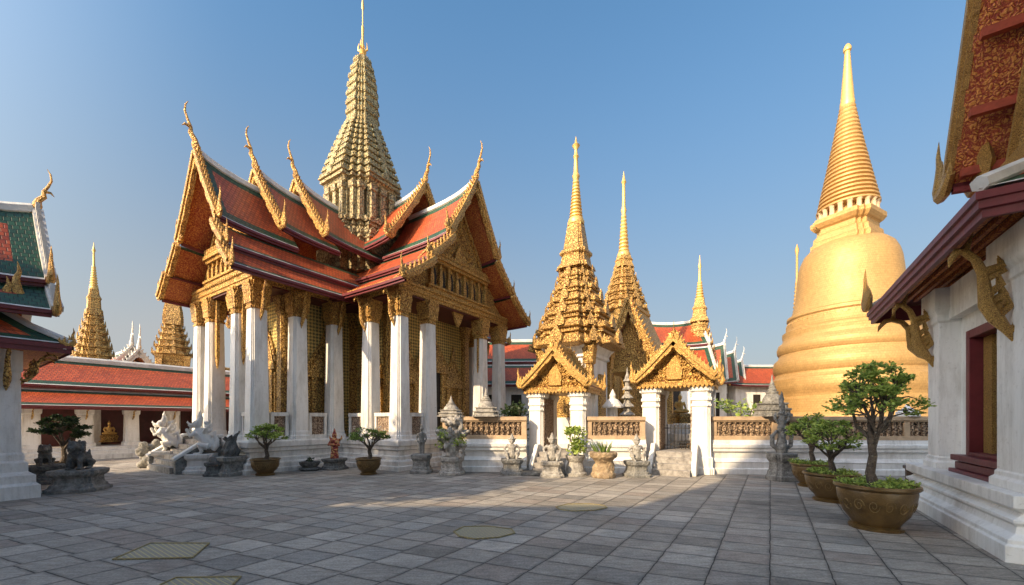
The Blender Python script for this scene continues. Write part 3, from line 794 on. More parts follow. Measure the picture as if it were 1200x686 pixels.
    m.build('prang_finial', GILT, T, smooth=True)
    # steps on the left front
    m = MB()
    for k in range(6): m.box(-3.36-.2*(6-k), -3.36-.2*(5-k)+.002, 5.35, 7.45, 0, 1.02-(5-k)*.165)
    m.build('steps', STEP, T)
    return T
LATTICE_DK = m_orn('carved_lattice', (.46, .35, .25), (.33, .23, .16), (.12, .07, .05), 13, metal=0, rough=.7, bump=.04)
STONE_LT2 = m_orn('prang_base_mosaic', (.48, .38, .20), (.34, .27, .14), (.12, .10, .055), 8, metal=.05, rough=.5, bump=.05)
LATTICE = m_orn('sandstone_lattice', (.50, .36, .23), (.34, .23, .14), (.07, .045, .03), 12, metal=0, rough=.75, bump=.05)
temple()

# ------------------------------------------------------------------ great golden chedi
def chedi():
    d = 28.0; k = d / F; cx = (993 - 600) * k; st = math.hypot(1, 393 / F)
    o = thing('chedi', 'huge smooth golden bell-shaped chedi with a ringed spire', 'chedi', (cx, d, 0))
    def Z(y): return EYE + (HZ - y) * k
    def Rr(px): return px * k / st
    prof = [(118, 545), (118, 505), (106, 500), (104, 488), (99, 484), (99, 468), (96.5, 466), (96.5, 462), (99.5, 459), (100.5, 452), (99, 445), (94, 442), (92.5, 438), (95, 435), (96, 429), (94.5, 422), (89, 418), (87.5, 414), (90, 411), (90.5, 406), (88.5, 401), (83.5, 398), (82, 394), (83, 391), (83, 387), (77, 384)]
    b = MB(); b.lathe([(Rr(r), Z(y)) for r, y in prof], 96); base = b.build('base', CHEDI, o, smooth=True)
    b = MB(); n = 64
    b.lathe([(Rr(78), Z(388)), (Rr(78.5), Z(384)), (Rr(76), Z(381)), (Rr(75), Z(373)), (Rr(77), Z(371)), (Rr(76.5), Z(368)), (Rr(72), Z(366))], 96)
    for i in range(n):
        a = 2*math.pi*i/n; r = Rr(75.5); b.spike((r*math.cos(a), r*math.sin(a), Z(383)), (math.cos(a), math.sin(a)), .42, .55, lean=.1)
    b.build('lotus_band', CHEDI, o)
    b = MB(); b.lathe([(Rr(r), Z(y)) for r, y in ((73, 370), (70, 363), (67.5, 356), (65.5, 346), (64.2, 334), (63, 322), (61.5, 312), (59, 304), (54.5, 296), (47, 290), (36, 286), (0, 285))], 96)
    b.build('bell', CHEDI, o, smooth=True)
    b = MB(Matrix.Rotation(R(28), 4, 'Z')); q = 1.16
    b.loft(RED2, [(Z(y), Rr(r)/q) for r, y in ((40, 291), (44, 289), (44, 284), (41, 282), (40, 276), (36, 273), (36, 268), (40, 266), (44, 262), (44, 257), (38, 256))])
    b.build('harmika', CHEDI, o)
    b = MB(); b.lathe([(Rr(27), Z(258)), (Rr(27), Z(246))], 32)
    b.build('collar', CHEDI, o)
    for i in range(20):
        a = 2*math.pi*i/20; c = MB(); r = Rr(34)
        c.loft(circle(8), [(Z(257), .2), (Z(255.5), .15), (Z(248), .14), (Z(246), .22)], (r*math.cos(a), r*math.sin(a), 0)); c.build('colonnette', SAND, o, smooth=True)
    pr = []; N = 24
    for i in range(N):
        t = i / N; y = 247 - 122*t; r = 38.5*(1-t)**1.08 + 9.5*t; st_ = 122 / N
        pr += [(Rr(r*.90), Z(y)), (Rr(r), Z(y - st_*.25)), (Rr(r), Z(y - st_*.62)), (Rr(r*.9), Z(y - st_*.9))]
    b = MB(); b.lathe([(Rr(30), Z(248))] + pr + [(Rr(8), Z(125))], 48); b.build('ringed_spire', CHEDI, o, smooth=True)
    b = MB(); b.lathe([(Rr(r), Z(y)) for r, y in ((9, 126), (9.5, 122), (8.5, 118), (5, 80), (3.4, 61), (5, 60), (5.2, 57), (3, 53), (0, 51))], 24)
    b.build('tip', GILT, o, smooth=True)
chedi()

# ------------------------------------------------------------------ slender spires
def spire(name, label, px, d, prof, tiers, tip, rot=ROT, mat=None, group=None, base=None, cat='spire', sq=1.28):
    # prof in photo pixels: tiers (y_bottom, y_top, halfwidth_bottom, halfwidth_top), lathe part prof (halfwidth, y)
    mat = mat or GOLD_SPIRE; k = d / F; cx = (px - 600) * k; st = math.hypot(1, (px - 600) / F)
    def Z(y): return EYE + (HZ - y) * k
    def W(p): return p * k / st
    o = thing(name, label, cat, (cx, d, 0), rot, group)
    b = MB()
    yb, yt, rb_, rt, N, cv = tiers
    ys = [yb + (yt-yb)*(k/N)**.9 for k in range(N+1)]; rs = [rt + (rb_-rt)*(1-k/N)**cv for k in range(N+1)]
    for ti_ in range(N):
        z0, z1, a0, a1 = Z(ys[ti_]), Z(ys[ti_+1]), W(rs[ti_])/sq, W(rs[ti_+1])/sq; h = z1 - z0
        b.loft(RED, [(z0, a1*.90), (z0+h*.05, a0*.92), (z0+h*.08, a0*1.0), (z0+h*.14, a0*1.03), (z0+h*.20, a0*1.03), (z0+h*.22, a0*.94), (z0+h*.27, a0*.92), (z0+h*.29, a1*.93), (z0+h*.80, a1*.90), (z0+h*.83, a1*.97), (z0+h*.90, a1*.97), (z0+h*.92, a1*.9), (z1, a1*.9)])
        sw = max(.08, a0*.075)
        b.spikes(RED, a0*.99, z0+h*.19, sw, sw*.85, h*.34, lean=.05); b.spikes(RED, a1*.95, z0+h*.89, sw*.8, sw*.6, h*.16, lean=.05)
        for q in range(4):
            v = Matrix.Rotation(q*math.pi/2, 2) @ Vector((a0*1.02, 0)); b.spike((v.x, v.y, z0+h*.2), (v.x, v.y), a0*.26, h*.95, t=a0*.12, lean=.06)
            v = Matrix.Rotation(q*math.pi/2+math.pi/4, 2) @ Vector((a0*1.0, 0)); b.spike((v.x, v.y, z0+h*.2), (v.x, v.y), a0*.14, h*.85, t=a0*.1, lean=.15)
    ti = b.build('tiered_roof', mat, o)
    b = MB(); b.loft(RED2, [(Z(y), W(r)/1.12) for r, y in prof[0]]); b.build('bell', mat, o)
    b = MB(); b.lathe([(W(r), Z(y)) for r, y in prof[1]], 16); b.build('finial', GILT, o, smooth=True)
    return o, Z, W
def rings(r0, y0, r1, y1, n):
    out = []
    for i in range(n):
        t0 = i/n; y = y0 + (y1-y0)*t0; r = r0 + (r1-r0)*t0; s_ = (y1-y0)/n
        out += [(r*.82, y), (r*1.05, y+s_*.3), (r*1.05, y+s_*.6), (r*.8, y+s_*.9)]
    return out

def mondop_body(o, Z, W, r, y0, y1, sq=1.28, mat=None, cols=True):
    a = W(r)/sq; b = MB(); z0, z1 = Z(y0), Z(y1)
    b.loft(RED2, [(0, a*1.15), (z0*.4, a*1.15), (z0*.42, a*1.05), (z0, a*1.05), (z0+.02, a*.86), (z1-.5, a*.84), (z1-.45, a*.92), (z1-.3, a*.9), (z1, a*1.05)])
    w_ = b.build('wall', mat or WHITE, o)
    for i in range(4):
        Rm = Matrix.Rotation(i*math.pi/2, 4, 'Z')
        for x in (-.82, .82):
            c = MB(Rm); c.loft(SQ, [(z0, .17), (z0+.3, .17), (z0+.32, .12), (z1-.8, .11), (z1-.75, .17), (z1-.3, .2), (z1-.02, .24)], (x*a, -a*.93 if abs(x) < .6 else -a*.80, 0))
            c.build('pilaster', GOLD_DARK if i % 2 == 0 else GOLD_FINE, o)
        c = MB(Rm); c.box(-a*.24, a*.24, -a*.94, -a*.8, z0, z0+(z1-z0)*.62); c.build('door', GOLD_DARK, o)

o, Z, W = spire('mondop', 'tall gilded spire over white walls behind the gate beside the temple', 675, 17.5,
    ([(22, 318), (20, 313), (17, 311), (15.5, 302), (18, 300), (18, 297), (14, 294), (11.5, 278), (9, 262)], [(9.4, 264), (10, 261), (8.5, 257)] + rings(7.4, 256, 3.4, 212, 11) + [(3.6, 210), (4.6, 207), (3.0, 203), (2.2, 186), (3.4, 184), (2, 180), (1.6, 176), (4.6, 171), (1.6, 168), (0.2, 160)]),
    (413, 316, 64, 22, 6, 1.35), 160, group='gilded tiered spires')
mondop_body(o, Z, W, 46, 490, 412)
o2, Z2, W2 = spire('mondop', 'gilded tiered spire behind and between the two courtyard gates', 731, 25,
    ([(11.5, 315), (10.5, 312), (9.5, 310), (9, 307), (10, 306), (8.6, 304), (7, 299)], [(7.4, 302), (8, 299), (6.6, 296)] + rings(6, 296, 2.8, 252, 10) + [(2.6, 250), (3.4, 247), (2.2, 243), (1.7, 216), (3, 214), (1.6, 210), (.2, 201)]),
    (368, 313, 33, 11.5, 6, 1.1), 201, group='gilded tiered spires', rot=R(20))
mondop_body(o2, Z2, W2, 26, 470, 368, mat=GOLD_DARK)
o3, Z3, W3 = spire('small_prang', 'short gilded spire above the orange roofs behind the white gate', 820, 31,
    ([(12, 378), (11, 374), (9, 372), (8, 364), (9.5, 362), (7, 359), (5.4, 350)], [(5.6, 352), (6, 350)] + rings(4.8, 349, 2.4, 330, 6) + [(1.8, 329), (1.3, 315), (2, 313), (1, 308), (.2, 299)]),
    (432, 376, 25, 10, 7, 1.0), 299, group='gilded tiered spires')
mondop_body(o3, Z3, W3, 20, 478, 432, mat=STONE_LT2)
o4, Z4, W4 = spire('mondop', 'dark gold stepped spire above the long red gallery roof', 110, 33,
    ([(11.5, 370), (11, 364), (9, 362), (8.4, 352), (9.6, 350), (7, 346), (5.6, 338)], [(6, 340), (5.6, 336)] + rings(5, 336, 2.2, 312, 8) + [(1.7, 311), (1.2, 296), (2.4, 294), (1, 290), (.2, 284)]),
    (430, 367, 33, 10.5, 7, .95), 284, mat=GOLD_DARK, rot=R(58), group='gilded tiered spires')
mondop_body(o4, Z4, W4, 28, 480, 430, mat=GOLD_DARK)
o5, Z5, W5 = spire('small_prang', 'brown gold prang half hidden behind the temple columns', 203, 30,
    ([(14, 382), (14, 374), (13, 366), (11, 358), (8, 350), (4, 344)], [(2, 346), (1.4, 340), (2, 338), (.2, 326)]),
    (418, 381, 30, 14, 5, 1.0), 326, mat=GOLD_DARK, rot=R(40), group='gilded tiered spires')
mondop_body(o5, Z5, W5, 26, 475, 418, mat=GOLD_DARK)
# slim second chedi behind the golden one
d = 40; k = d / F; o6 = thing('slim_chedi', 'slim pale gold spire showing from behind the golden bell', 'chedi', ((934-600)*k, d, 0))
def Z6(y): return EYE + (HZ - y) * k
b = MB(); b.lathe([(r*k/1.2, Z6(y)) for r, y in [(26, 500), (26, 470), (22, 462), (22, 450), (17, 444), (16, 425), (13, 412), (8, 404)]], 24); b.build('bell', CHEDI, o6, smooth=True)
b = MB(); b.lathe([(r*k/1.2, Z6(y)) for r, y in [(8, 405)] + rings(7.5, 404, 2, 330, 16) + [(1.6, 328), (1.4, 300), (2.6, 293), (.2, 286)]], 16); b.build('spire', CHEDI, o6, smooth=True)

# gabled gilded porch beside the tall mondop
def porch():
    p = at(737, 493, 20.2); p.z = 0
    o = thing('gilded_porch', 'steep gilded porch gable on a gold column beside the tall mondop', 'porch', p, R(-38))
    ap = EYE + (HZ - 350) * 20.2 / F; ev = EYE + (HZ - 428) * 20.2 / F
    M = Matrix.Identity(4)
    gable_roof(o, M, 0, 3.0, [(0, ap-.3, 1.45, ev)], up=.3, chofa_h=.7, lean=.2, horn_h=.6, hgt=.36, gold=GOLD, mats=[GOLD_DARK, GOLD_DARK, GOLD_FINE, GOLD_FINE, SOFFIT])
    m = MB(); m.prism([(-1.3, ev-.1), (1.3, ev-.1), (0, ap-.55)], .3, .42, 'xz'); m.build('pediment', GOLD_PED, o)
    m = MB(); m.box(-1.4, 1.4, .2, 3.0, ev-.3, ev-.1); m.build('beam', GOLD_FINE, o)
    for x in (-1.25, 1.25):
        for y in (.4, 2.7): column(o, x, y, 0, ev-.3, .17, .15, .6, mat=GOLD_DARK)
porch()

# ------------------------------------------------------------------ courtyard wall with sandstone balustrade
WANG = R(-4.0)
def WP(px, back=0.0):      # point on the wall face seen at photo column px
    t = (px - 600) / F; c, s_ = math.cos(WANG), math.sin(WANG)
    k = (t * 12.92) / (c - t * s_)
    return Vector((k*c - back*s_, 12.92 + k*s_ + back*c, 0)), k
def wall_segment(px0, px1, label, posts=(), mat=None):
    p0, k0 = WP(px0); p1, k1 = WP(px1); L = k1 - k0
    o = thing('courtyard_wall', label, 'wall', p0, WANG, 'white courtyard walls with sandstone balustrades')
    m = MB(); y1 = .62
    prof = [(0, 0), (0, .16), (.05, .19), (.05, .36), (.03, .38), (.09, .44), (.14, .50), (.14, .66), (.10, .70), (.06, .72), (.06, .80), (.02, .84), (.02, .93), (.08, .96), (.10, 1.06), (.10, 1.08)]
    poly = [(y, z) for y, z in prof] + [(y1, 1.08), (y1, 0)]
    m.prism(poly, 0, L, 'yz'); m.build('plinth', WHITE, o)
    m = MB(); m.box(0, L, .14, .52, 1.083, 1.21); m.box(0, L, .16, .50, 1.65, 1.70); m.box(0, L, .11, .55, 1.70, 1.80); m.box(0, L, .13, .53, 1.80, 1.83)
    n = max(1, round(L / 1.9))
    for i in range(n + 1):
        x = min(max(L*i/n, .09), L-.09); m.box(x-.085, x+.085, .15, .51, 1.21, 1.65)
    c = m.build('balustrade', SAND, o, bevel=.008)
    m = MB(); m.box(.02, L-.02, .26, .40, 1.21, 1.65)
    m.build('panel', LATTICE_DK, o)
    m = MB(); q = int(L / .17)
    for i in range(q):
        x = (i+.5)*L/q
        m.loft(circle(6), [(1.21, .05), (1.27, .055), (1.30, .035), (1.36, .065), (1.43, .07), (1.50, .065), (1.56, .035), (1.59, .055), (1.65, .05)], (x, .225, 0))
        if i: 
            xx = i*L/q; m.ell((xx, .24, 1.34), (.045, .03, .05), 0, 6, 4); m.ell((xx, .24, 1.53), (.045, .03, .05), 0, 6, 4)
    m.build('lattice', LATTICE, c)
    return o
wall_segment(517, 617, 'short white wall with sandstone lattice between the temple and the first gate')
wall_segment(688, 758, 'white wall with sandstone lattice between the two gilded gates')
wall_segment(836, 1150, 'long white wall with sandstone lattice in front of the golden chedi')

def gate():
    # built about its own ground centre; x across, y inwards
    p, _ = WP(655, .55); o = thing('gate', 'gilded gate nearer the temple, open and empty, with a steep carved pediment', 'gate', p, R(-24), 'white gates with gilded pediments')
    zc = 2.62
    for sx in (-1, 1):
        m = MB(); x = sx * .73
        m.loft(RED2, [(0, .36), (.18, .36), (.2, .31), (.5, .31), (.52, .27), (2.02, .25), (2.04, .28), (2.1, .28), (2.12, .25), (2.2, .25), (2.22, .29), (2.3, .29), (2.32, .26), (2.46, .27), (2.5, .33), (zc, .34)], (x, 0, 0))
        m.build('pillar', WHITE, o)
        m = MB(); m.loft(RED2, [(0, .34), (.18, .34), (.2, .3), (2.3, .26), (2.5, .33), (zc, .34)], (x, 1.15, 0)); m.build('pillar', WHITE, o)
        m = MB(); m.box(x-.15 if sx > 0 else x-.22, x+.22 if sx > 0 else x+.15, .2, .95, 0, 2.5); m.build('side_wall', WHITE_OLD, o)
    m = MB(); m.box(-1.12, 1.12, -.36, 1.5, zc+.003, zc+.12); m.box(-1.16, 1.16, -.42, 1.54, zc+.12, zc+.19); m.build('beam', GOLD_FINE, o)
    m = MB()
    for i in range(18): m.spike((-1.02+i*.12, -.40, zc+.13), (0, -1), .11, -.17, lean=.05)
    m.build('fringe', GOLD_EDGE, o)
    I = Matrix.Identity(4)
    gable_roof(o, I, -.48, 1.6, [(0, 3.92, 1.12, zc+.22)], up=.1, chofa_h=.3, lean=.12, horn_h=.55, hgt=.17, tooth=.13, gold=GOLD_EDGE, both=True, mats=[GOLD_DARK, GOLD_DARK, GOLD_FINE, MAROON, SOFFIT])
    gable_roof(o, I, -.36, 1.5, [(0, 4.14, .6, 3.2)], name='upper_roof', up=.08, chofa_h=.36, lean=.1, horn_h=0, hgt=.12, tooth=.12, gold=GOLD_EDGE, both=True, mats=[GOLD_DARK, GOLD_DARK, GOLD_FINE, MAROON, SOFFIT])
    m = MB(); m.prism([(-1.0, zc+.2), (1.0, zc+.2), (0, 3.84)], -.3, -.2, 'xz'); pe = m.build('pediment', GOLD_PED, o)
    m = MB(); m.prism([(-.55, 3.25), (.55, 3.25), (0, 4.08)], -.22, -.16, 'xz'); m.ell((0, -.47, 3.93), (.11, .07, .16)); m.ell((0, -.5, 4.02), (.06, .05, .12)); m.build('upper_pediment', GOLD_EDGE, o)
    m = MB(); rng = random.Random(5); m.spike((0, -.31, zc+.25), (0, -1), .4, .8, t=.16, lean=.02)
    for sx in (-1, 1):                                # scrolling flame carving
        for r_ in range(5):
            for q_ in range(6 - r_):
                x = .10 + q_*.145 + r_*.02; z = zc + .30 + r_*.2 + .03*(q_ % 2)
                if x < .92*(1-(z-zc-.22)/1.15): m.tube([(sx*x, -.31, z-.05), (sx*(x+.05), -.335, z), (sx*(x+.01), -.34, z+.06), (sx*(x-.04), -.335, z+.03), (sx*(x-.01), -.32, z)], [.028, .026, .022, .018, .012], 5)
        a_, b_ = Vector((sx*.98, zc+.24)), Vector((0, 3.80)); n_ = (b_-a_).normalized(); n_ = Vector((-n_.y, n_.x))*.03
        m.prism([tuple(a_+n_), tuple(b_+n_), tuple(b_-n_), tuple(a_-n_)], -.36, -.3, 'xz')
    m.build('pediment_relief', GOLD_EDGE, pe)
    for sx in (-1, 1):
        m = MB(); m.box(sx*.47-.03, sx*.47+.03, -.15, .85, .66, 2.45)
        for z in (.8, 1.6): m.box(sx*.435-.012, sx*.435+.012, -.05, .75, z, z+.65)
        m.build('door_leaf', LATTICE_DK, o)
    m = MB()
    for k in range(4): m.box(-.52, .52, -.36-.2*(4-k), -.36-.2*(3-k)+.002, 0, .66-(3-k)*.165)
    m.box(-.52, .52, -.36, 1.3, 0, .66); m.build('steps', STEP, o)
    for sx in (-1, 1):
        m = MB(); m.prism([(-1.0, 0), (-.3, 0), (-.3, .9), (-.5, .9), (-1.0, .3)], sx*.6-.07, sx*.6+.07, 'yz'); m.build('step_cheek', WHITE_OLD, o, bevel=.02)
    return o
g1 = gate()
p, _ = WP(799, .55)
g2 = dup(g1, 'gilded gate closer to the chedi, with a low iron barrier in its doorway', p, R(-30), s=1.06)
m = MB()
for i in range(9): m.loft(circle(6), [(.68, .014), (1.42, .014), (1.44, .022), (1.5, .004)], (-.44+i*.11, .5, 0))
m.box(-.5, .5, .485, .515, .78, .81); m.box(-.5, .5, .485, .515, 1.34, 1.37); m.build('iron_grille', IRON, g2)
pg = at(262, 493, 24.5); pg.z = 0
dup(g1, 'gilded gate glimpsed between the temple columns and the red gallery', pg, R(-20), s=1.15)

# ------------------------------------------------------------------ roofs of halls seen beyond the wall
def hall(label, p, rz, tiers, a0, a1, z_wall, hw, secs=None, both=True, ch=1.2, name='distant_hall', fin=None, hh=.7):
    o = thing(name, label, 'hall', p, rz)
    for (s0, s1, dz) in (secs or [(a0, a1, 0)]):
        gable_roof(o, Matrix.Identity(4), s0, s1, [(x[0], x[1]+dz, x[2], x[3]+dz) for x in tiers], both=both, chofa_h=ch, horn_h=hh, up=.35, gold=TRIM if fin else GOLD_FINE, finmat=fin, lean=.25, parts=True)
    m = MB(); zt = tiers[-1][3] + .2; m.box(-hw, hw, a0+.8, a1-.8, 0, zt); w_ = m.build('wall', WHITE, o)
    for a in (a0+.7, a1-.84):
        m = MB(); m.prism([(-hw, zt), (hw, zt), (0, tiers[0][1]-.3)], a, a+.14, 'xz'); m.build('pediment', GOLD_PED, o)
    n = int((a1-a0-1.6)/1.6)
    for sx in (-1, 1):
        for i in range(n):
            y = a0+1.4+i*1.6; m = MB(); m.box(sx*hw-.02*(sx < 0)-.0, sx*hw+.02*(sx > 0), y, y+.7, zt*.3, zt*.8); m.build('window', DARK, o)
    return o
# roof behind the white gate
d = 30; k = d/F
ap = EYE+(HZ-374)*k; e1 = EYE+(HZ-412)*k; e2 = EYE+(HZ-440)*k
hall('orange and green roofed hall behind the gate closer to the chedi', Vector(((800-600)*k, d+2.0, 0)), R(-98), [(0, ap, 2.3, e1+.4), (2.2, e1+.25, 3.8, e2)], -2.3, 2.0, e2, 3.2, ch=1.5, fin=TRIM)
d = 36; k = d/F
for i, (px, dy, nm) in enumerate(((845, 0, 'orange roof with white gable edges, tallest of the row beside the chedi'), (868, 6, 'orange roof with white gable edges, middle one of the row beside the chedi'), (888, 14, 'orange roof with white gable edges, lowest of the row beside the chedi'))):
    ap = EYE+(HZ-(408+dy))*k; e1 = EYE+(HZ-448)*k
    hall(nm, Vector(((px-600)*k, d+i*1.5, 0)), R(72), [(0, ap, 1.25, e1)], -.2, 4.5, e1, 1.0, both=False, ch=1.4, fin=TRIM, hh=.5)
d = 40; k = d/F
hall('long low orange roof reaching behind the golden chedi', Vector(((925-600)*k, d, 0)), R(92), [(0, EYE+(HZ-430)*k, 3.2, EYE+(HZ-455)*k)], -3, 8, 3, 2.6, ch=0, hh=0)
d = 27; k = d/F
ap = EYE+(HZ-392)*k; e1 = EYE+(HZ-424)*k; e2 = EYE+(HZ-452)*k
hall('orange roofed hall behind the temple and the first gate', Vector(((640-600)*k, d+2.5, 0)), R(88), [(0, ap, 2.0, e1+.1), (1.9, e1-.1, 3.6, e2)], -3.0, 12, e2, 3.0, ch=0, hh=0)
d = 29; k = d/F
hall('little red gable with pale finials peeking over the gallery ridge', Vector(((160-600)*k, d, 0)), R(60), [(0, EYE+(HZ-417)*k, 1.6, EYE+(HZ-446)*k)], -.4, 4, 3.5, 1.2, secs=[(-.4, 2.2, 0), (1.0, 4, .4)], both=False, ch=1.9, fin=TRIM, hh=.6)

# ------------------------------------------------------------------ long gallery on the far side of the court
def cloister():
    o = thing('gallery', 'long low gallery with a two-tier red roof, white piers and dark bays', 'gallery', Vector((-18.5, 17.0, 0)), ROT)
    M = Matrix.Translation((6, 2.9, 0)) @ Matrix.Rotation(-math.pi/2, 4, 'Z')
    # ridge runs along local x; the frame's 'a' axis is laid along x
    gable_roof(o, M, -11.0, 9.0, [(0, 4.55, 1.75, 3.25), (1.6, 3.05, 3.35, 2.32)], up=.02, chofa_h=0, horn_h=0, ridge=.13, both=True, hgt=.12, parts=True, gold=TRIM, bd=.3)
    m = MB(); m.prism([(-.25, 0), (-.25, .2), (-.15, .22), (-.15, .36), (-.05, .40), (-.05, .52), (0, .55), (5, .55), (5, 0)], -5.0, 15.0, 'yz'); m.build('platform', WHITE_OLD, o)
    m = MB(); m.box(-4.9, 14.9, 1.9, 2.1, .55, 3.3); m.build('back_wall', DKRED, o)
    m = MB(); m.box(-4.9, 14.9, .1, .5, 2.18, 2.42); m.build('beam', MAROON, o)
    for i in range(12):
        x = -4.45 + i*1.5
        m = MB(); m.loft(RED2, [(.55, .3), (.7, .3), (.72, .25), (1.95, .23), (2.0, .27), (2.18, .28)], (x, .32, 0)); m.build('pier', WHITE, o)
        m = MB(); bracket(m, (x, .1, 1.72), (x, -.28, 2.2), (0, -1, 0), .5); m.build('bracket', GOLD_DARK, o)
        if i % 2: m = MB(); m.box(x+.35, x+.75, 1.7, 1.895, .55, 2.2); m.build('wall_pier', WHITE_OLD, o)
    return o
cloister()
def buddha(label, loc, rz, s, mat, group=None, ped=True):
    o = thing('seated_statue', label, 'statue', loc, rz, group, s)
    m = MB()
    m.ell((0, 0, .14), (.36, .26, .13)); m.ell((-.24, -.12, .15), (.2, .16, .1)); m.ell((.24, -.12, .15), (.2, .16, .1))
    m.tube([(0, .02, .15), (0, .03, .4), (0, .03, .62)], [.19, .16, .2], 10); m.tube([(0, .03, .62), (0, .02, .78)], [.1, .06], 8)
    for sx in (-1, 1): m.tube([(sx*.2, .02, .64), (sx*.29, .0, .42), (sx*.2, -.2, .25), (sx*.05, -.26, .24)], [.07, .06, .05, .045], 8)
    m.ell((0, 0, .88), (.105, .115, .135)); m.ell((0, -.11, .87), (.02, .03, .035)); m.ell((0, .01, 1.0), (.06, .06, .06)); m.tube([(0, .01, 1.02), (0, .01, 1.22)], [.04, .006], 6)
    m.sculpt('figure', mat, o, .03, .004)
    if ped:
        m = MB(); m.loft(RED2, [(-.5, .5), (-.42, .5), (-.4, .42), (-.2, .4), (-.15, .46), (.0, .44), (.04, .36)]); m.build('pedestal', GOLD_DARK, o)
    return o
c = Vector((-18.5, 17, 0)) + U*1.0 + V*1.3
buddha('golden seated figure in a dark bay of the long gallery', (c.x, c.y, 1.0), ROT - math.pi/2 + math.pi/2, .62, GILT)
p = at(797, 484, 15.5); buddha('small golden seated figure seen through the gate doorway', p + Vector((0, 0, -.05)), R(10), .75, GILT)
p2 = Vector((p.x, p.y, 0)); o = thing('altar', 'white altar block under the golden figure behind the gate', 'altar', p2, R(10))
m = MB(); m.loft(SQ, [(0, .75), (.3, .75), (.34, .62), (.9, .6), (.95, .7), (1.2, .7), (1.22, .5), (p.z-.45, .46)]); m.build('block', WHITE, o)
m = MB(); m.box(-.5, .5, -.78, -.72, .35, .85); m.build('panel', LATTICE, o)

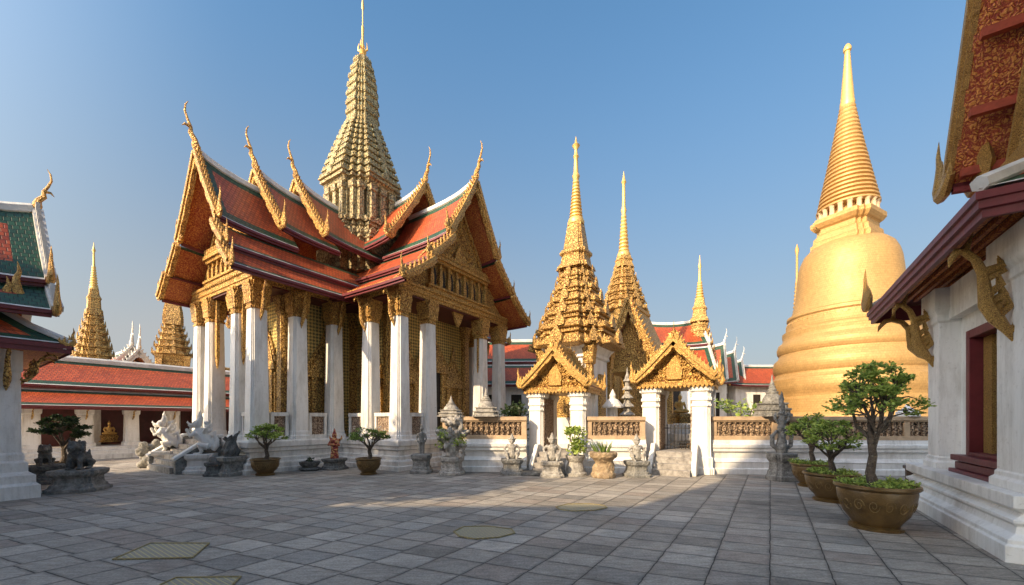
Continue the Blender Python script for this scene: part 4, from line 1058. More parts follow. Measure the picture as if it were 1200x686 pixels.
# ------------------------------------------------------------------ pavilion at the near left
def pavilion():
    c = Vector((-10.43, 8.69, 0))
    o = thing('pavilion', 'shaded pavilion with green and orange roof and a broad white corner pier', 'pavilion', c, ROT)
    m = MB(); m.ploft([(-9, 0), (0, 0), (0, 5), (-9, 5)], [(.0, 0), (.0, .28), (-.06, .34), (-.06, .5), (-.16, .58), (-.16, .78), (-.22, .82)]); m.build('plinth', WHITE, o)
    for x in (-.55, -3.4, -6.2):
        m = MB(); m.loft(RED2, [(.82, .36), (.95, .36), (1.0, .32), (2.75, .31), (2.8, .34), (3.3, .34)], (x, .62, 0)); m.build('pier', WHITE, o)
        m = MB(); bracket(m, (x+.1, .30, 2.35), (x+.1, -.12, 3.2), (0, -1, 0), .9); m.build('bracket', GOLD_DARK, o, smooth=True)
    m = MB(); bracket(m, (-.22, .95, 2.5), (.2, .95, 3.2), (1, 0, 0), .65); m.build('bracket', GOLD_DARK, o, smooth=True)
    m = MB(); bracket(m, (-.25, .32, 2.5), (.12, -.05, 3.2), (.7, -.7, 0), .6); m.build('bracket', GOLD_DARK, o, smooth=True)
    m = MB(); m.box(-8.7, -.9, .8, 4.6, .82, 3.5); m.box(-.9, -.28, 1.2, 4.6, .82, 3.5); m.build('wall', WHITE_OLD, o)
    m = MB(); m.box(-9, .1, -.05, 5.1, 3.30, 3.42); m.build('ceiling', DKRED, o)
    # skirt roof with hips
    m = MB(); out = [(-9.4, -.30), (.42, -.30), (.42, 5.3), (-9.4, 5.3)]; inn = [(-8.5, .75), (-.65, .75), (-.65, 4.25), (-8.5, 4.25)]
    for i in range(4):
        j = (i+1) % 4; A, B, C, D = Vector(out[i]), Vector(out[j]), Vector(inn[j]), Vector(inn[i]); L = (B-A).length
        rows = [(0, .06, 2), (.06, .22, 1), (.22, .8, 0), (.8, 1, 1)]
        for s0, s1, mt in rows:
            def P(u_, s_): e = A.lerp(B, u_); f_ = D.lerp(C, u_); q = e.lerp(f_, s_); return (q.x, q.y, 3.42 + .85*s_ - .1*math.sin(math.pi*s_))
            cuts = [0, .035, .965, 1] if L > 3 else [0, 1]
            for q in range(len(cuts)-1):
                u0, u1 = cuts[q], cuts[q+1]
                m.add([P(u0, s0), P(u1, s0), P(u1, s1), P(u0, s1)], [(0,1,2,3)], mt if q == 1 else (2 if mt == 2 else 1), [[(u0*L, s0*1.4), (u1*L, s0*1.4), (u1*L, s1*1.4), (u0*L, s1*1.4)]])
        a, b_ = out[i], out[j]; n_ = (Vector(b_)-Vector(a)).normalized(); n_ = Vector((n_.y, -n_.x))
        for (z0, z1, off) in ((3.2, 3.30, .0), (3.30, 3.40, .03)):
            q0, q1 = Vector(a)+n_*off, Vector(b_)+n_*off
            m.add([(q0.x, q0.y, z0), (q1.x, q1.y, z0), (q1.x, q1.y, z1), (q0.x, q0.y, z1)], [(0,1,2,3)], 3)
        m.tube([(out[i][0], out[i][1], 3.45), (*Vector(out[i]).lerp(Vector(inn[i]), .5), 3.45+.85*.5-.08), (inn[i][0], inn[i][1], 4.3)], .075, 6, 2)
    m.add([(*q, 3.24) for q in offset(out, -.02)], [(3,2,1,0)], 4)
    sk = m.build('skirt_roof', ROOFM, o)
    h_ = MB(Matrix.Rotation(R(0), 4, 'Z')); horn(h_, 1, .36, -.25, 3.42, .34); h_.build('horn', GOLD_EDGE, sk, smooth=True)
    for px_, py_, d_, h2 in ((14, 350, 8.7, .75), (30, 352, 9.2, .55)):
        q = at(px_, py_, d_) - c; m = MB(); horn(m, 1, q.dot(U)-.1, q.dot(V), q.z, h2); m.build('horn', GOLD_EDGE, o, smooth=True)
    M = Matrix.Translation((.15, 2.5, 0)) @ Matrix.Rotation(math.pi/2, 4, 'Z')
    ro = gable_roof(o, M, 0, 9.2, [(0, 6.75, 1.85, 4.85), (1.72, 4.7, 2.6, 4.12)], up=.4, chofa_h=1.15, lean=.3, horn_h=.7, both=True, hgt=.2, gold=TRIM, finmat=GOLD_EDGE, bd=.55)
    m = MB(M); m.prism([(-2.2, 4.2), (2.2, 4.2), (0, 6.6)], .6, .74, 'xz'); m.build('pediment', GOLD_PED, o)
    m = MB()
    for i in range(22): m.spike((-.4-i*.38, .62, 4.15), (0, -1), .2, .34, lean=.1)
    m.build('ridge_crest', GOLD_DARK, o)
pavilion()

# ------------------------------------------------------------------ porch hall at the near right
def porch_hall():
    c = Vector((5.9, 4.7, 0))
    o = thing('porch_hall', 'shaded white hall with maroon eaves, gilded brackets and a red gable above', 'hall', c, ROT)
    m = MB(); m.ploft([(0, -9), (4.7, -9), (4.7, 0), (0, 0)], [(0, 0), (0, .2), (-.03, .22), (-.03, .27), (-.12, .33), (-.14, .42), (-.10, .46), (-.10, .50), (-.16, .53), (-.2, .57), (-.13, .62), (-.1, .64), (-.1, .79)]); m.build('plinth', WHITE, o, bevel=.008)
    for x0, x1 in ((.35, 1.24), (3.52, 4.14)):
        m = MB(); m.ploft([(x0, -1.3), (x1, -1.3), (x1, -.33), (x0, -.33)], [(.06, .79), (.06, .9), (.02, .94), (.02, 1.0), (0, 1.02), (0, 3.55), (.03, 3.58), (.03, 3.7), (.08, 3.78), (.08, 4.2)]); m.build('pier', WHITE, o, bevel=.01)
    m = MB(); m.box(.6, 1.5, -8, -.62, .79, 4.25); m.box(2.9, 4.05, -8, -.62, .79, 4.25); m.box(1.5, 2.9, -8, -.62, 3.25, 4.25); m.box(1.5, 2.9, -8, -.62, .79, 1.1)
    m.box(1.25, 3.5, -.72, -.45, 3.6, 4.2); m.build('wall', WHITE, o)
    m = MB()
    for x in (1.5, 2.76): m.box(x, x+.14, -.72, -.50, 1.1, 3.25)
    m.box(1.64, 2.76, -.72, -.50, 3.11, 3.25); m.box(1.64, 2.76, -.72, -.50, 1.1, 1.16)
    fr = m.build('window_frame', MAROON, o, bevel=.01)
    m = MB(); m.box(1.64, 2.76, -.95, -.9, 1.16, 3.11); m.build('window_pane', GLASS, fr)
    m = MB(); m.box(1.66, 1.96, -.74, -.66, 1.16, 3.1); m.box(2.44, 2.74, -.74, -.66, 1.16, 3.1); m.box(1.97, 2.43, -.78, -.70, 2.9, 3.1); m.build('carved_shutter', GOLD_NEAR, fr)
    m = MB(); m.box(1.32, 3.08, -.62, -.36, 1.0, 1.1); m.box(1.38, 3.02, -.62, -.40, .86, .98); m.box(1.30, 3.10, -.62, -.34, .79, .855); m.build('window_sill', MAROON, o, bevel=.012)
    # skirt roof
    zE, zT = 4.42, 5.75
    m = MB(); out = [(-.32, -9), (5.85, -9), (5.85, .3), (-.32, .3)]; inn = [(1.3, -9), (4.2, -9), (4.2, -1.5), (1.3, -1.5)]
    for i in (1, 2, 3):
        j = (i+1) % 4; A, B, C, D = Vector(out[i]), Vector(out[j]), Vector(inn[j]), Vector(inn[i]); L = (B-A).length
        def P(u_, s_): e = A.lerp(B, u_); f_ = D.lerp(C, u_); q = e.lerp(f_, s_); return (q.x, q.y, zE + (zT-zE)*s_ - .14*math.sin(math.pi*s_))
        ss = [0, .05, .2, .4, .6, .8, 1]
        for q in range(6):
            m.add([P(0, ss[q]), P(1, ss[q]), P(1, ss[q+1]), P(0, ss[q+1])], [(0,1,2,3)], 2 if q == 0 else (1 if q in (1, 5) else 0), [[(0, ss[q]*2.2), (L, ss[q]*2.2), (L, ss[q+1]*2.2), (0, ss[q+1]*2.2)]])
        e = (B-A).normalized(); n_ = Vector((e.y, -e.x))
        fb = [(-.0, zE-.04), (.04, zE-.05), (.04, zE-.14), (.01, zE-.15), (.01, zE-.24), (-.03, zE-.25), (-.03, zE-.34), (-.09, zE-.34), (-.09, zE-.02)]
        poly = [(A + n_*f_[0] + e*(-f_[0]), f_[1]) for f_ in fb]; N = len(fb)
        # mitred fascia
        v0 = []; v1 = []
        for off, z in fb:
            q = offset(out, off); v0.append((q[i][0], q[i][1], z)); v1.append((q[j][0], q[j][1], z))
        m.add(v0 + v1, [(k, (k+1) % N, N+(k+1) % N, N+k) for k in range(N)], 3)
        m.add([(*offset(out, -.05)[i], zE-.02), (*offset(out, -.05)[j], zE-.02), (*inn[j], zE+.12), (*inn[i], zE+.12)], [(3,2,1,0)], 5)
        for t in range(0):
            pass
        if i in (2, 3): m.tube([(*out[i], zE+.05), (*Vector(out[i]).lerp(Vector(inn[i]), .5), (zE+zT)/2-.1), (*inn[i], zT)], .09, 6, 2)
    sk = m.build('skirt_roof', ROOFM + [DKRED], o)
    for k in range(7):
        m = MB(); y = .12 - k*.16; m.box(.05+k*.12, 5.5-k*.12, y-.03, y+.03, zE-.10+.012*k, zE-.025+.012*k); m.build('soffit_batten', SOFFIT, sk)
    for sx, oo, y_, q in ((1, 5.85, .3, 0),):
        h_ = MB(Matrix.Translation((0, .42, 0))); horn(h_, 1, 5.7, 0, zE+.12, .85); h_.build('horn', GOLD_NEAR, sk, smooth=True)
    for x in (.8, 3.83):
        m = MB(); bracket(m, (x, -.33, 2.75), (x, .12, 4.12), (0, 1, 0), 1.25); m.build('bracket', GOLD_NEAR, o, smooth=True)
    m = MB(); bracket(m, (4.16, -.5, 2.8), (5.35, .0, 4.12), (.9, .4, 0), 1.3); m.build('bracket', GOLD_NEAR, o, smooth=True)
    m = MB(); bracket(m, (.33, -.6, 2.9), (-.12, -.75, 4.12), (-1, 0, 0), 1.1); m.build('bracket', GOLD_NEAR, o, smooth=True)
    q = at(1139, 214, 6.15) - c; m = MB(); horn(m, -1, -q.dot(U), q.dot(V), q.z, 1.05); m.build('horn', GOLD_NEAR, o, smooth=True)
    # upper gable facing the court
    M = Matrix.Translation((-.42, -.05, 0)) @ Matrix.Rotation(math.pi, 4, 'Z')
    gable_roof(o, M, 0, 7, [(0, 10.35, 2.3, 5.35)], name='upper_roof', up=.25, chofa_h=1.5, lean=.35, horn_h=0, hgt=.06, tooth=.2, gold=GOLD_NEAR, bd=.4, bth=.05, top=.05)
    for sd in (-1, 1): h_ = MB(M); horn(h_, sd, 2.40, 0, 5.42, .8); h_.build('horn', GOLD_NEAR, o, smooth=True)
    h_ = MB(M); horn(h_, -1, 1.55, .85, 5.35, 1.15); h_.build('horn', GOLD_NEAR, o, smooth=True)
    for (o0, z0) in ((2.1, 5.55), (1.75, 6.25), (1.38, 7.1), (.95, 8.0)):
        for sd in (-1, 1):
            m = MB(M); m.box(sd*(o0-.02)-.045, sd*(o0-.02)+.045, .04, .9, z0-.12, z0+.0); m.build('purlin', m_red, o)
    m = MB(M); m.prism([(-2.05, 5.2), (2.05, 5.2), (0, 9.9)], .55, .75, 'xz'); pe = m.build('pediment', GOLD_PED_NEAR, o)
    m = MB(M)
    for sd in (-1, 1):
        a_, b_ = Vector((sd*2.05, 5.3)), Vector((0, 9.9)); n_ = (b_-a_).normalized(); n_ = Vector((-n_.y, n_.x))*.03
        m.prism([tuple(a_+n_), tuple(b_+n_), tuple(b_-n_), tuple(a_-n_)], .47, .56, 'xz')
    m.box(-2.05, 2.05, .4, .56, 5.2, 5.4); m.build('pediment_edge', GOLD_NEAR, pe)
m_red = m_plain('vermilion_timber', (.34, .06, .03), .55, var=.45, sc_=6)
porch_hall()

# ------------------------------------------------------------------ statues, pots and small stones
def pedestal(root, w, h, mat, z=0, plan=RED2, name='pedestal'):
    m = MB(); m.loft(plan, [(z, w), (z+h*.16, w), (z+h*.2, w*.88), (z+h*.32, w*.84), (z+h*.38, w*.76), (z+h*.66, w*.74), (z+h*.74, w*.84), (z+h*.8, w*.9), (z+h*.97, w*.92), (z+h, w*.88)])
    return m.build(name, mat, root, bevel=.012)
def guardian_mesh(m, z, h):
    m.M = Matrix.Translation((0, 0, z)) @ Matrix.Scale(h, 4)
    m.ell((0, .02, .11), (.19, .17, .12))
    for s_ in (-1, 1):
        m.tube([(s_*.09, 0, .15), (s_*.25, -.12, .21), (s_*.19, -.15, .10), (s_*.17, -.2, .02)], [.09, .085, .06, .05], 8)
        m.ell((s_*.17, -.24, .025), (.045, .08, .03))
        m.tube([(s_*.14, .02, .545), (s_*.30, .02, .42), (s_*.26, -.09, .28), (s_*.20, -.13, .25)], [.065, .055, .045, .04], 8)
        m.ell((s_*.19, -.14, .24), (.05, .05, .035))
        m.ell((s_*.105, 0, .70), (.02, .035, .055))
        m.tube([(s_*.11, .03, .74), (s_*.16, .05, .80), (s_*.15, .05, .88)], [.03, .025, .006], 5)
        m.ell((s_*.04, -.105, .72), (.018, .014, .014))
    m.tube([(0, .01, .12), (0, .01, .32), (0, .01, .46), (0, .01, .57)], [.17, .145, .17, .12], 12)
    m.tube([(0, .01, .55), (0, 0, .64)], [.07, .065], 8)
    m.ell((0, -.005, .70), (.10, .11, .11)); m.ell((0, -.11, .69), (.02, .03, .03)); m.ell((0, -.10, .645), (.045, .03, .018))
    m.tube([(0, 0, .76), (0, .0, .80), (0, .005, .82), (0, .005, .88), (0, .01, .93), (0, .01, 1.02)], [.115, .12, .085, .075, .045, .006], 10)
    m.ell((0, -.02, .5), (.2, .12, .05))
def guardian(label, px, py, hh, ph, w, rz=0, mat=None, pmat=None, grp='stone guardians along the wall'):
    o = thing('guardian_statue', label, 'statue', ground(px, py), rz, grp)
    pedestal(o, w, ph, pmat or STONE)
    m = MB(); guardian_mesh(m, ph - .01, hh); m.M = Matrix.Identity(4); m.sculpt('figure', mat or STONE_LT, o, hh*.016, .005, 22)
    return o
guardian('squat stone guardian by the wall between the temple and the first gate', 600, 556, .80, .50, .37, R(4))
guardian('stone guardian with pointed crown beside the steps of the gate near the temple', 647, 558.5, .86, .48, .36, R(-6), pmat=STONE_LT)
guardian('stone guardian with looped arms beside the steps of the gate near the chedi', 746, 558.5, .82, .48, .36, R(8))

def lion_mesh(m, z, h):
    m.M = Matrix.Translation((0, 0, z)) @ Matrix.Scale(h, 4)
    m.tube([(0, .30, .18), (0, .16, .32), (0, -.05, .46), (0, -.16, .60)], [.20, .21, .2, .16], 10)
    for s_ in (-1, 1):
        m.tube([(s_*.11, -.12, .48), (s_*.13, -.2, .24), (s_*.13, -.2, .05)], [.09, .065, .06], 8); m.ell((s_*.13, -.25, .04), (.065, .1, .045))
        m.tube([(s_*.15, .25, .2), (s_*.22, .08, .24), (s_*.2, .14, .06)], [.13, .1, .06], 8); m.ell((s_*.2, .03, .04), (.06, .12, .045))
        m.ell((s_*.12, -.2, .88), (.03, .035, .06))
        for k in range(4): m.ell((s_*(.15-.01*k), -.12+.03*k, .62+.07*k), .07)
    m.ell((0, -.22, .75), (.15, .17, .15)); m.ell((0, -.36, .69), (.09, .1, .065)); m.ell((0, -.36, .77), (.05, .05, .035)); m.ell((0, -.35, .63), (.07, .07, .03))
    m.tube([(0, .42, .12), (0, .52, .3), (0, .45, .5), (0, .52, .62)], [.05, .06, .05, .01], 6)
PV = Vector((-10.43, 8.69, 0))
def lion(label, loc, rz, hh, ph, w, mat, pmat):
    o = thing('lion_statue', label, 'statue', loc, rz, 'dark stone lions by the pavilion'); pedestal(o, w, ph, pmat)
    m = MB(); lion_mesh(m, ph - .01, hh); m.M = Matrix.Identity(4); m.sculpt('figure', mat, o, hh*.018, .009, 16); return o
lion('grey stone lion on a worn pedestal at the corner of the shaded pavilion', PV + U*.66 + V*.55, R(20), .78, .52, .48, STONE_DK, STONE)
lion('smaller dark stone lion half hidden behind the pavilion pier', PV + U*.4 + V*2.9, R(50), .62, .5, .4, STONE_DK, STONE_DK)

def singha_mesh(m):
    # rearing guardian: front is -y
    m.tube([(0, .22, .2), (0, .14, .4), (0, -.02, .62), (0, -.08, .84)], [.18, .19, .18, .13], 10)
    m.ell((0, -.1, .66), (.17, .15, .2))
    for s_ in (-1, 1):
        m.tube([(s_*.12, .2, .25), (s_*.19, -.02, .3), (s_*.16, .06, .1), (s_*.16, -.02, .02)], [.13, .1, .06, .055], 8); m.ell((s_*.16, -.08, .03), (.06, .11, .04))
        m.tube([(s_*.12, -.08, .7), (s_*.16, -.26, .6), (s_*.14, -.32, .76)], [.08, .055, .045], 7); m.ell((s_*.14, -.34, .80), (.05, .04, .06))
        m.tube([(s_*.1, .1, .72), (s_*.2, .2, .86), (s_*.2, .24, 1.04)], [.07, .05, .01], 6)
        m.ell((s_*.09, -.06, 1.06), (.03, .04, .07))
    m.ell((0, -.12, .98), (.12, .14, .13)); m.ell((0, -.26, .95), (.07, .1, .05)); m.ell((0, -.25, .88), (.055, .08, .025)); m.tube([(0, -.3, .98), (0, -.37, 1.04), (0, -.36, 1.1)], [.035, .03, .006], 6)
    m.tube([(0, -.06, 1.06), (0, -.02, 1.2), (0, -.05, 1.3), (0, -.02, 1.44)], [.1, .075, .05, .006], 8)
    for k in range(5): m.tube([(0, .08+.03*k, 1.0-.14*k), (0, .2+.03*k, 1.04-.14*k), (0, .25+.03*k, 1.14-.14*k)], [.07, .05, .008], 5)
    m.tube([(0, .30, .14), (0, .40, .26), (0, .42, .46), (0, .36, .62), (0, .42, .80)], [.1, .09, .07, .05, .008], 7)
for i, (px, py, lb) in enumerate(((236, 554, 'white rearing lion guardian on the near side of the temple steps'), (194, 548.5, 'white rearing lion guardian on the far side of the temple steps'))):
    o = thing('guardian_lion', lb, 'statue', ground(px, py), R(-68), 'white lions flanking the temple steps')
    pedestal(o, .42, .62, WHITE_OLD)
    m = MB(Matrix.Translation((0, 0, .6))); singha_mesh(m); m.M = Matrix.Identity(4); m.sculpt('figure', WHITE, o, .017, .010, 18)
    T0 = Vector((-3.83, 13.25, 0)); yy = (5.15, 7.65)[i]
    r_ = thing('stair_balustrade', ('white sloping stair balustrade behind the near lion', 'white sloping stair balustrade behind the far lion')[i], 'balustrade', T0 + V*yy, ROT)
    m = MB(); m.prism([(-4.5, 0), (-3.25, 0), (-3.25, 1.12), (-3.5, 1.12), (-4.5, .42)], -.09, .09, 'xz'); m.build('panel', STONE, r_, bevel=.02)
    m = MB(); m.prism([(-4.53, .42), (-3.5, 1.13), (-3.22, 1.13), (-3.22, 1.22), (-3.53, 1.22), (-4.56, .51)], -.13, .13, 'xz'); m.build('coping', WHITE_OLD, r_, bevel=.02)

def stone_stupa(label, loc, h, r, mat=None, rz=0, grp='small stone stupas on the wall'):
    o = thing('stone_stupa', label, 'stupa', loc, rz, grp)
    m = MB(); m.loft(RED2, [(0, r), (h*.06, r), (h*.07, r*.9), (h*.14, r*.88), (h*.15, r*.96), (h*.19, r*.96), (h*.2, r*.78), (h*.28, r*.74), (h*.29, r*.82), (h*.32, r*.82), (h*.33, r*.6)]); m.build('base', mat or STONE, o)
    m = MB(); m.lathe([(r*.62, h*.33), (r*.6, h*.4), (r*.46, h*.5), (r*.36, h*.54), (r*.4, h*.56), (r*.4, h*.59), (r*.26, h*.6), (r*.3, h*.64), (r*.2, h*.67), (r*.22, h*.71), (r*.14, h*.74), (r*.15, h*.79), (r*.09, h*.82), (r*.03, h)], 16); m.build('bell', mat or STONE, o, smooth=True)
    return o
p, _ = WP(568, .33); stone_stupa('grey stone stupa on the short wall beside the temple columns', p + Vector((0, 0, 1.83)), .98, .44, STONE_LT)
p, _ = WP(526, .33); stone_stupa('stone stupa rising behind the pale rock beside the temple', p + Vector((0, 0, 1.83)), .72, .42, STONE_LT)
p, _ = WP(912, .33); stone_stupa('tall grey stupa on the wall in front of the golden chedi', p + Vector((0, 0, 1.83)), 1.35, .45)
p, _ = WP(1075, .33)
o = thing('lotus_finial', 'small white lotus finial on the wall by the white hall', 'finial', p + Vector((0, 0, 1.83)))
m = MB(); m.lathe([(.30, 0), (.30, .05), (.2, .08), (.26, .14), (.16, .22), (.08, .28), (.03, .38)], 14); m.build('bud', WHITE, o, smooth=True)
m = MB(); m.spikes(circle(10), .25, .04, .1, .14, .12); m.build('petal', WHITE, o)
def lantern(label, px, d, ztop, r, mat, grp=None):
    o = thing('stone_lantern', label, 'lantern', Vector(((px-600)/F*d, d, 0)), R(15), grp); h = ztop
    m = MB(); m.loft(circle(10), [(0, r), (.3, r), (.34, r*.7), (h*.55, r*.6), (h*.56, r*.9), (h*.62, r*.9), (h*.63, r*.55), (h*.76, r*.5)]); m.build('post', mat, o)
    m = MB(); m.loft(circle(10), [(h*.76, r*1.15), (h*.78, r*1.15), (h*.86, r*.6), (h*.88, r*.3), (h*.92, r*.36), (h, .01)]); m.build('cap', mat, o)
lantern('white capped stone lantern behind the wall between the gates', 718, 14.4, 2.85, .34, WHITE_OLD)
def pagoda(label, px, d, ztop, r):
    o = thing('stone_pagoda', label, 'pagoda', Vector(((px-600)/F*d, d, 0)), R(10))
    m = MB(); m.loft(circle(8), [(0, r), (.4, r), (.45, r*.7), (1.4, r*.6)]); m.build('base', STONE_LT, o)
    n = 6
    for k in range(n):
        z = 1.4 + (ztop-1.7)*k/n; q = r*(1-.11*k); h = (ztop-1.7)/n
        m = MB(); m.loft(circle(8), [(z, q*.55), (z+h*.5, q*.5), (z+h*.52, q*1.0), (z+h*.62, q*.98), (z+h, q*.5)]); m.build('storey', STONE_LT, o)
    m = MB(); m.lathe([(r*.3, ztop-.32), (r*.12, ztop-.15), (.01, ztop+.1)], 8); m.build('tip', STONE_LT, o)
pagoda('slender many-tiered stone pagoda behind the wall between the gates', 735, 15.5, 3.7, .36)

def bonsai(root, z0, h, spread, seed, leaf, trunk_r=.07, clumps=34, per=70, lsize=.085, flat=.55, lean=.1):
    rng = random.Random(seed); tb = MB(); lf = MB()
    top = z0 + h*.42; a0 = rng.uniform(0, 6.28)
    base = [Vector((0, 0, z0-.05)), Vector((lean*.5, .02, z0+h*.12)), Vector((lean*.1, .03, z0+h*.26)), Vector((lean*.6, 0, z0+h*.42))]
    tb.tube(base, [trunk_r*1.5, trunk_r*1.1, trunk_r*.95, trunk_r*.8], 9)
    for k in range(5):
        a = k*1.3+a0; tb.tube([base[0] + Vector((math.cos(a)*trunk_r*2.0, math.sin(a)*trunk_r*2.0, .02)), base[0] + Vector((0, 0, h*.07)), base[1]], [trunk_r*.35, trunk_r*.7, trunk_r*.4], 5)
    nb = 8
    for b in range(nb):
        a = a0 + b*6.283/nb + rng.uniform(-.3, .3); st = base[2].lerp(base[3], rng.uniform(0, 1)); rr = spread*rng.uniform(.55, .98); zz = z0 + h*rng.uniform(.5, .8) + (h*.12 if b % 3 == 0 else 0)
        e = Vector((math.cos(a)*rr*.62, math.sin(a)*rr*.62, zz)); mid = st.lerp(e, .5) + Vector((rng.uniform(-.06, .06), rng.uniform(-.06, .06), -.02))*h
        tb.tube([st, mid, e], [trunk_r*.62, trunk_r*.42, trunk_r*.25], 6)
        for c in range(max(2, clumps//nb)):
            a2 = a + rng.uniform(-.9, .9); r2 = spread*rng.uniform(.25, 1.0); z2 = min(z0+h*(1.0-.34*(r2/spread)**2), zz + h*rng.uniform(-.04, .42)*(1.25-r2/spread))
            q = Vector((math.cos(a2)*r2, math.sin(a2)*r2, z2)); m2 = e.lerp(q, .5) + Vector((0, 0, -.02*h))
            tb.tube([e if c % 2 else mid.lerp(e, .6), m2, q], [trunk_r*.24, trunk_r*.17, trunk_r*.08], 5)
            tri_leafs(lf, q, spread*rng.uniform(.14, .25), int(per*rng.uniform(.6, 1.3)), lsize, rng, flat)
    tb.build('trunk', BARK, root, smooth=True); lf.build('crown', leaf, root)
def pot_mesh(root, r, h, mat=None, feet=True):
    m = MB(); m.lathe([(r*.55, .05), (r*.58, .08), (r*.62, .12), (r*.80, h*.35), (r*.93, h*.62), (r*.97, h*.84), (r*.95, h*.88), (r*1.0, h*.90), (r*1.05, h*.94), (r*1.04, h), (r*.94, h), (r*.9, h*.9), (r*.86, h*.86), (0, h*.86)], 40)
    p_ = m.build('pot', mat or BRONZE, root, smooth=True)
    m = MB(); m.lathe([(r*.66, 0), (r*.68, .05), (r*.56, .07), (0, .07)], 28); m.build('foot', mat or BRONZE, p_, smooth=True)
    # raised dragon scroll band
    m = MB(); rng = random.Random(int(r*1000))
    for k in range(16):
        a = k*6.283/16; pts = []; sg = 1 if k % 2 else -1
        for t in range(18):
            u = t/17; g = sg*(u*9.5); q = .085*(1-u*.8); ang = a + math.cos(g)*q/r*.9; z = h*.58 + math.sin(g)*q*1.25
            rr = r*(.80 + .13*min(1, max(0, (z/h-.35)/.27))) + .002
            pts.append((math.cos(ang)*rr, math.sin(ang)*rr, z))
        m = MB(); m.tube(pts, [.0075*(1-t/17*.6) for t in range(18)], 4); m.build('scroll', POT_GOLD, p_, smooth=True)
    m = MB(); m.lathe([(r*.9, h*.87), (r*.5, h*.92), (0, h*.95)], 24); m.build('soil', SOIL, root)
POT_GOLD = m_plain('worn_pot_relief', (.24, .155, .055), .4, metal=.2, var=.4, sc_=9)
def potted(label, loc, r, h, th, spread, seed, leaf, cover=True, grp='potted trees in brown glazed bowls', rz=0, flowers=0, **kw):
    o = thing('potted_tree', label, 'potted tree', loc, rz, grp); pot_mesh(o, r, h)
    bonsai(o, h*.9, th, spread, seed, leaf, **kw)
    if cover:
        m = MB(); rng = random.Random(seed+9)
        for i in range(60):
            a = rng.uniform(0, 6.28); q = r*.95*math.sqrt(rng.random()); tri_leafs(m, (q*math.cos(a), q*math.sin(a), h*.98+rng.uniform(0, .05)), .085, 16, .055, rng, .6)
        m.build('ground_cover_foliage', LEAF, o)
    if flowers:
        m = MB(); rng = random.Random(seed+4)
        for i in range(flowers):
            a = rng.uniform(0, 6.28); q = spread*rng.uniform(.2, 1.0); z = h + th*rng.uniform(.5, .98)
            for k in range(5):
                g = k*1.257; m.add([(q*math.cos(a), q*math.sin(a), z), (q*math.cos(a)+.03*math.cos(g-.4), q*math.sin(a)+.03*math.sin(g-.4), z+.02), (q*math.cos(a)+.045*math.cos(g), q*math.sin(a)+.045*math.sin(g), z+.03), (q*math.cos(a)+.03*math.cos(g+.4), q*math.sin(a)+.03*math.sin(g+.4), z+.02)], [(0, 1, 2, 3)])
        m.build('blossoms', FLOWER, o)
    return o
potted('large bonsai in the biggest brown bowl beside the white hall', ground(1026, 619), .50, .70, 1.98, .54, 11, LEAF, trunk_r=.058, clumps=72, per=46, lsize=.072, lean=-.14)
potted('low bonsai in the middle of three brown bowls beside the white hall', ground(974, 587), .47, .60, 1.15, .5, 21, LEAF, trunk_r=.055, clumps=42, per=44, lsize=.075)
potted('bonsai in the bowl beside the wall, last of three near the white hall', ground(951, 570), .44, .60, 1.3, .52, 31, LEAF, trunk_r=.055, clumps=40, per=44, lsize=.08)
potted('bonsai with rounded green crown in a brown bowl at the temple corner by the lions', ground(311, 557), .40, .52, 1.15, .58, 41, LEAF, cover=False, trunk_r=.055, clumps=30, per=75, lsize=.085)
potted('bonsai with pale blossoms in a brown bowl under the temple columns', ground(432, 556), .38, .52, 1.0, .60, 51, LEAF_LT, cover=False, trunk_r=.06, clumps=28, per=60, lsize=.08, flowers=70)
potted('small clipped dark tree behind the stone lions', Vector((-13.75, 12.0, 0)), .35, .45, 1.45, .58, 61, LEAF_DK, cover=False, trunk_r=.06, clumps=44, per=90, lsize=.09, flat=.5)
# low planter dish
o = thing('planter_dish', 'shallow dark dish with a tiny plant below the temple balustrade', 'planter', ground(363, 551.5))
m = MB(); m.lathe([(.26, 0), (.34, .05), (.33, .09), (.22, .12), (.30, .2), (.33, .3), (.30, .3), (.25, .24), (0, .24)], 20); m.build('dish', STONE_DK, o, smooth=True)
m = MB(); tri_leafs(m, (0, 0, .36), .12, 60, .1, random.Random(4)); m.build('foliage', LEAF_DK, o)
# red and gold figurine
o = thing('deity_figurine', 'red and gold standing figurine on a dark stone base by the temple wall', 'statue', ground(392, 550), R(-15))
pedestal(o, .38, .38, STONE_DK)
m = MB(); m.tube([(0, 0, .36), (0, 0, .6), (0, 0, .8), (0, 0, 1.02), (0, 0, 1.1)], [.15, .12, .12, .15, .06], 10); m.ell((0, -.01, 1.17), (.08, .09, .09)); m.tube([(0, 0, 1.22), (0, 0, 1.3), (0, 0, 1.45)], [.08, .05, .006], 8)
for s_ in (-1, 1): m.tube([(s_*.13, 0, 1.0), (s_*.22, -.04, .84), (s_*.08, -.14, .86)], [.05, .045, .035], 7); m.tube([(s_*.12, .05, 1.0), (s_*.24, .06, 1.08), (s_*.25, .06, 1.2)], [.06, .04, .008], 6)
m.sculpt('figure', m_orn('red_gold_lacquer', (.60, .35, .14), (.45, .09, .05), (.2, .03, .03), 9, metal=.2), o, .022, .006, 14)
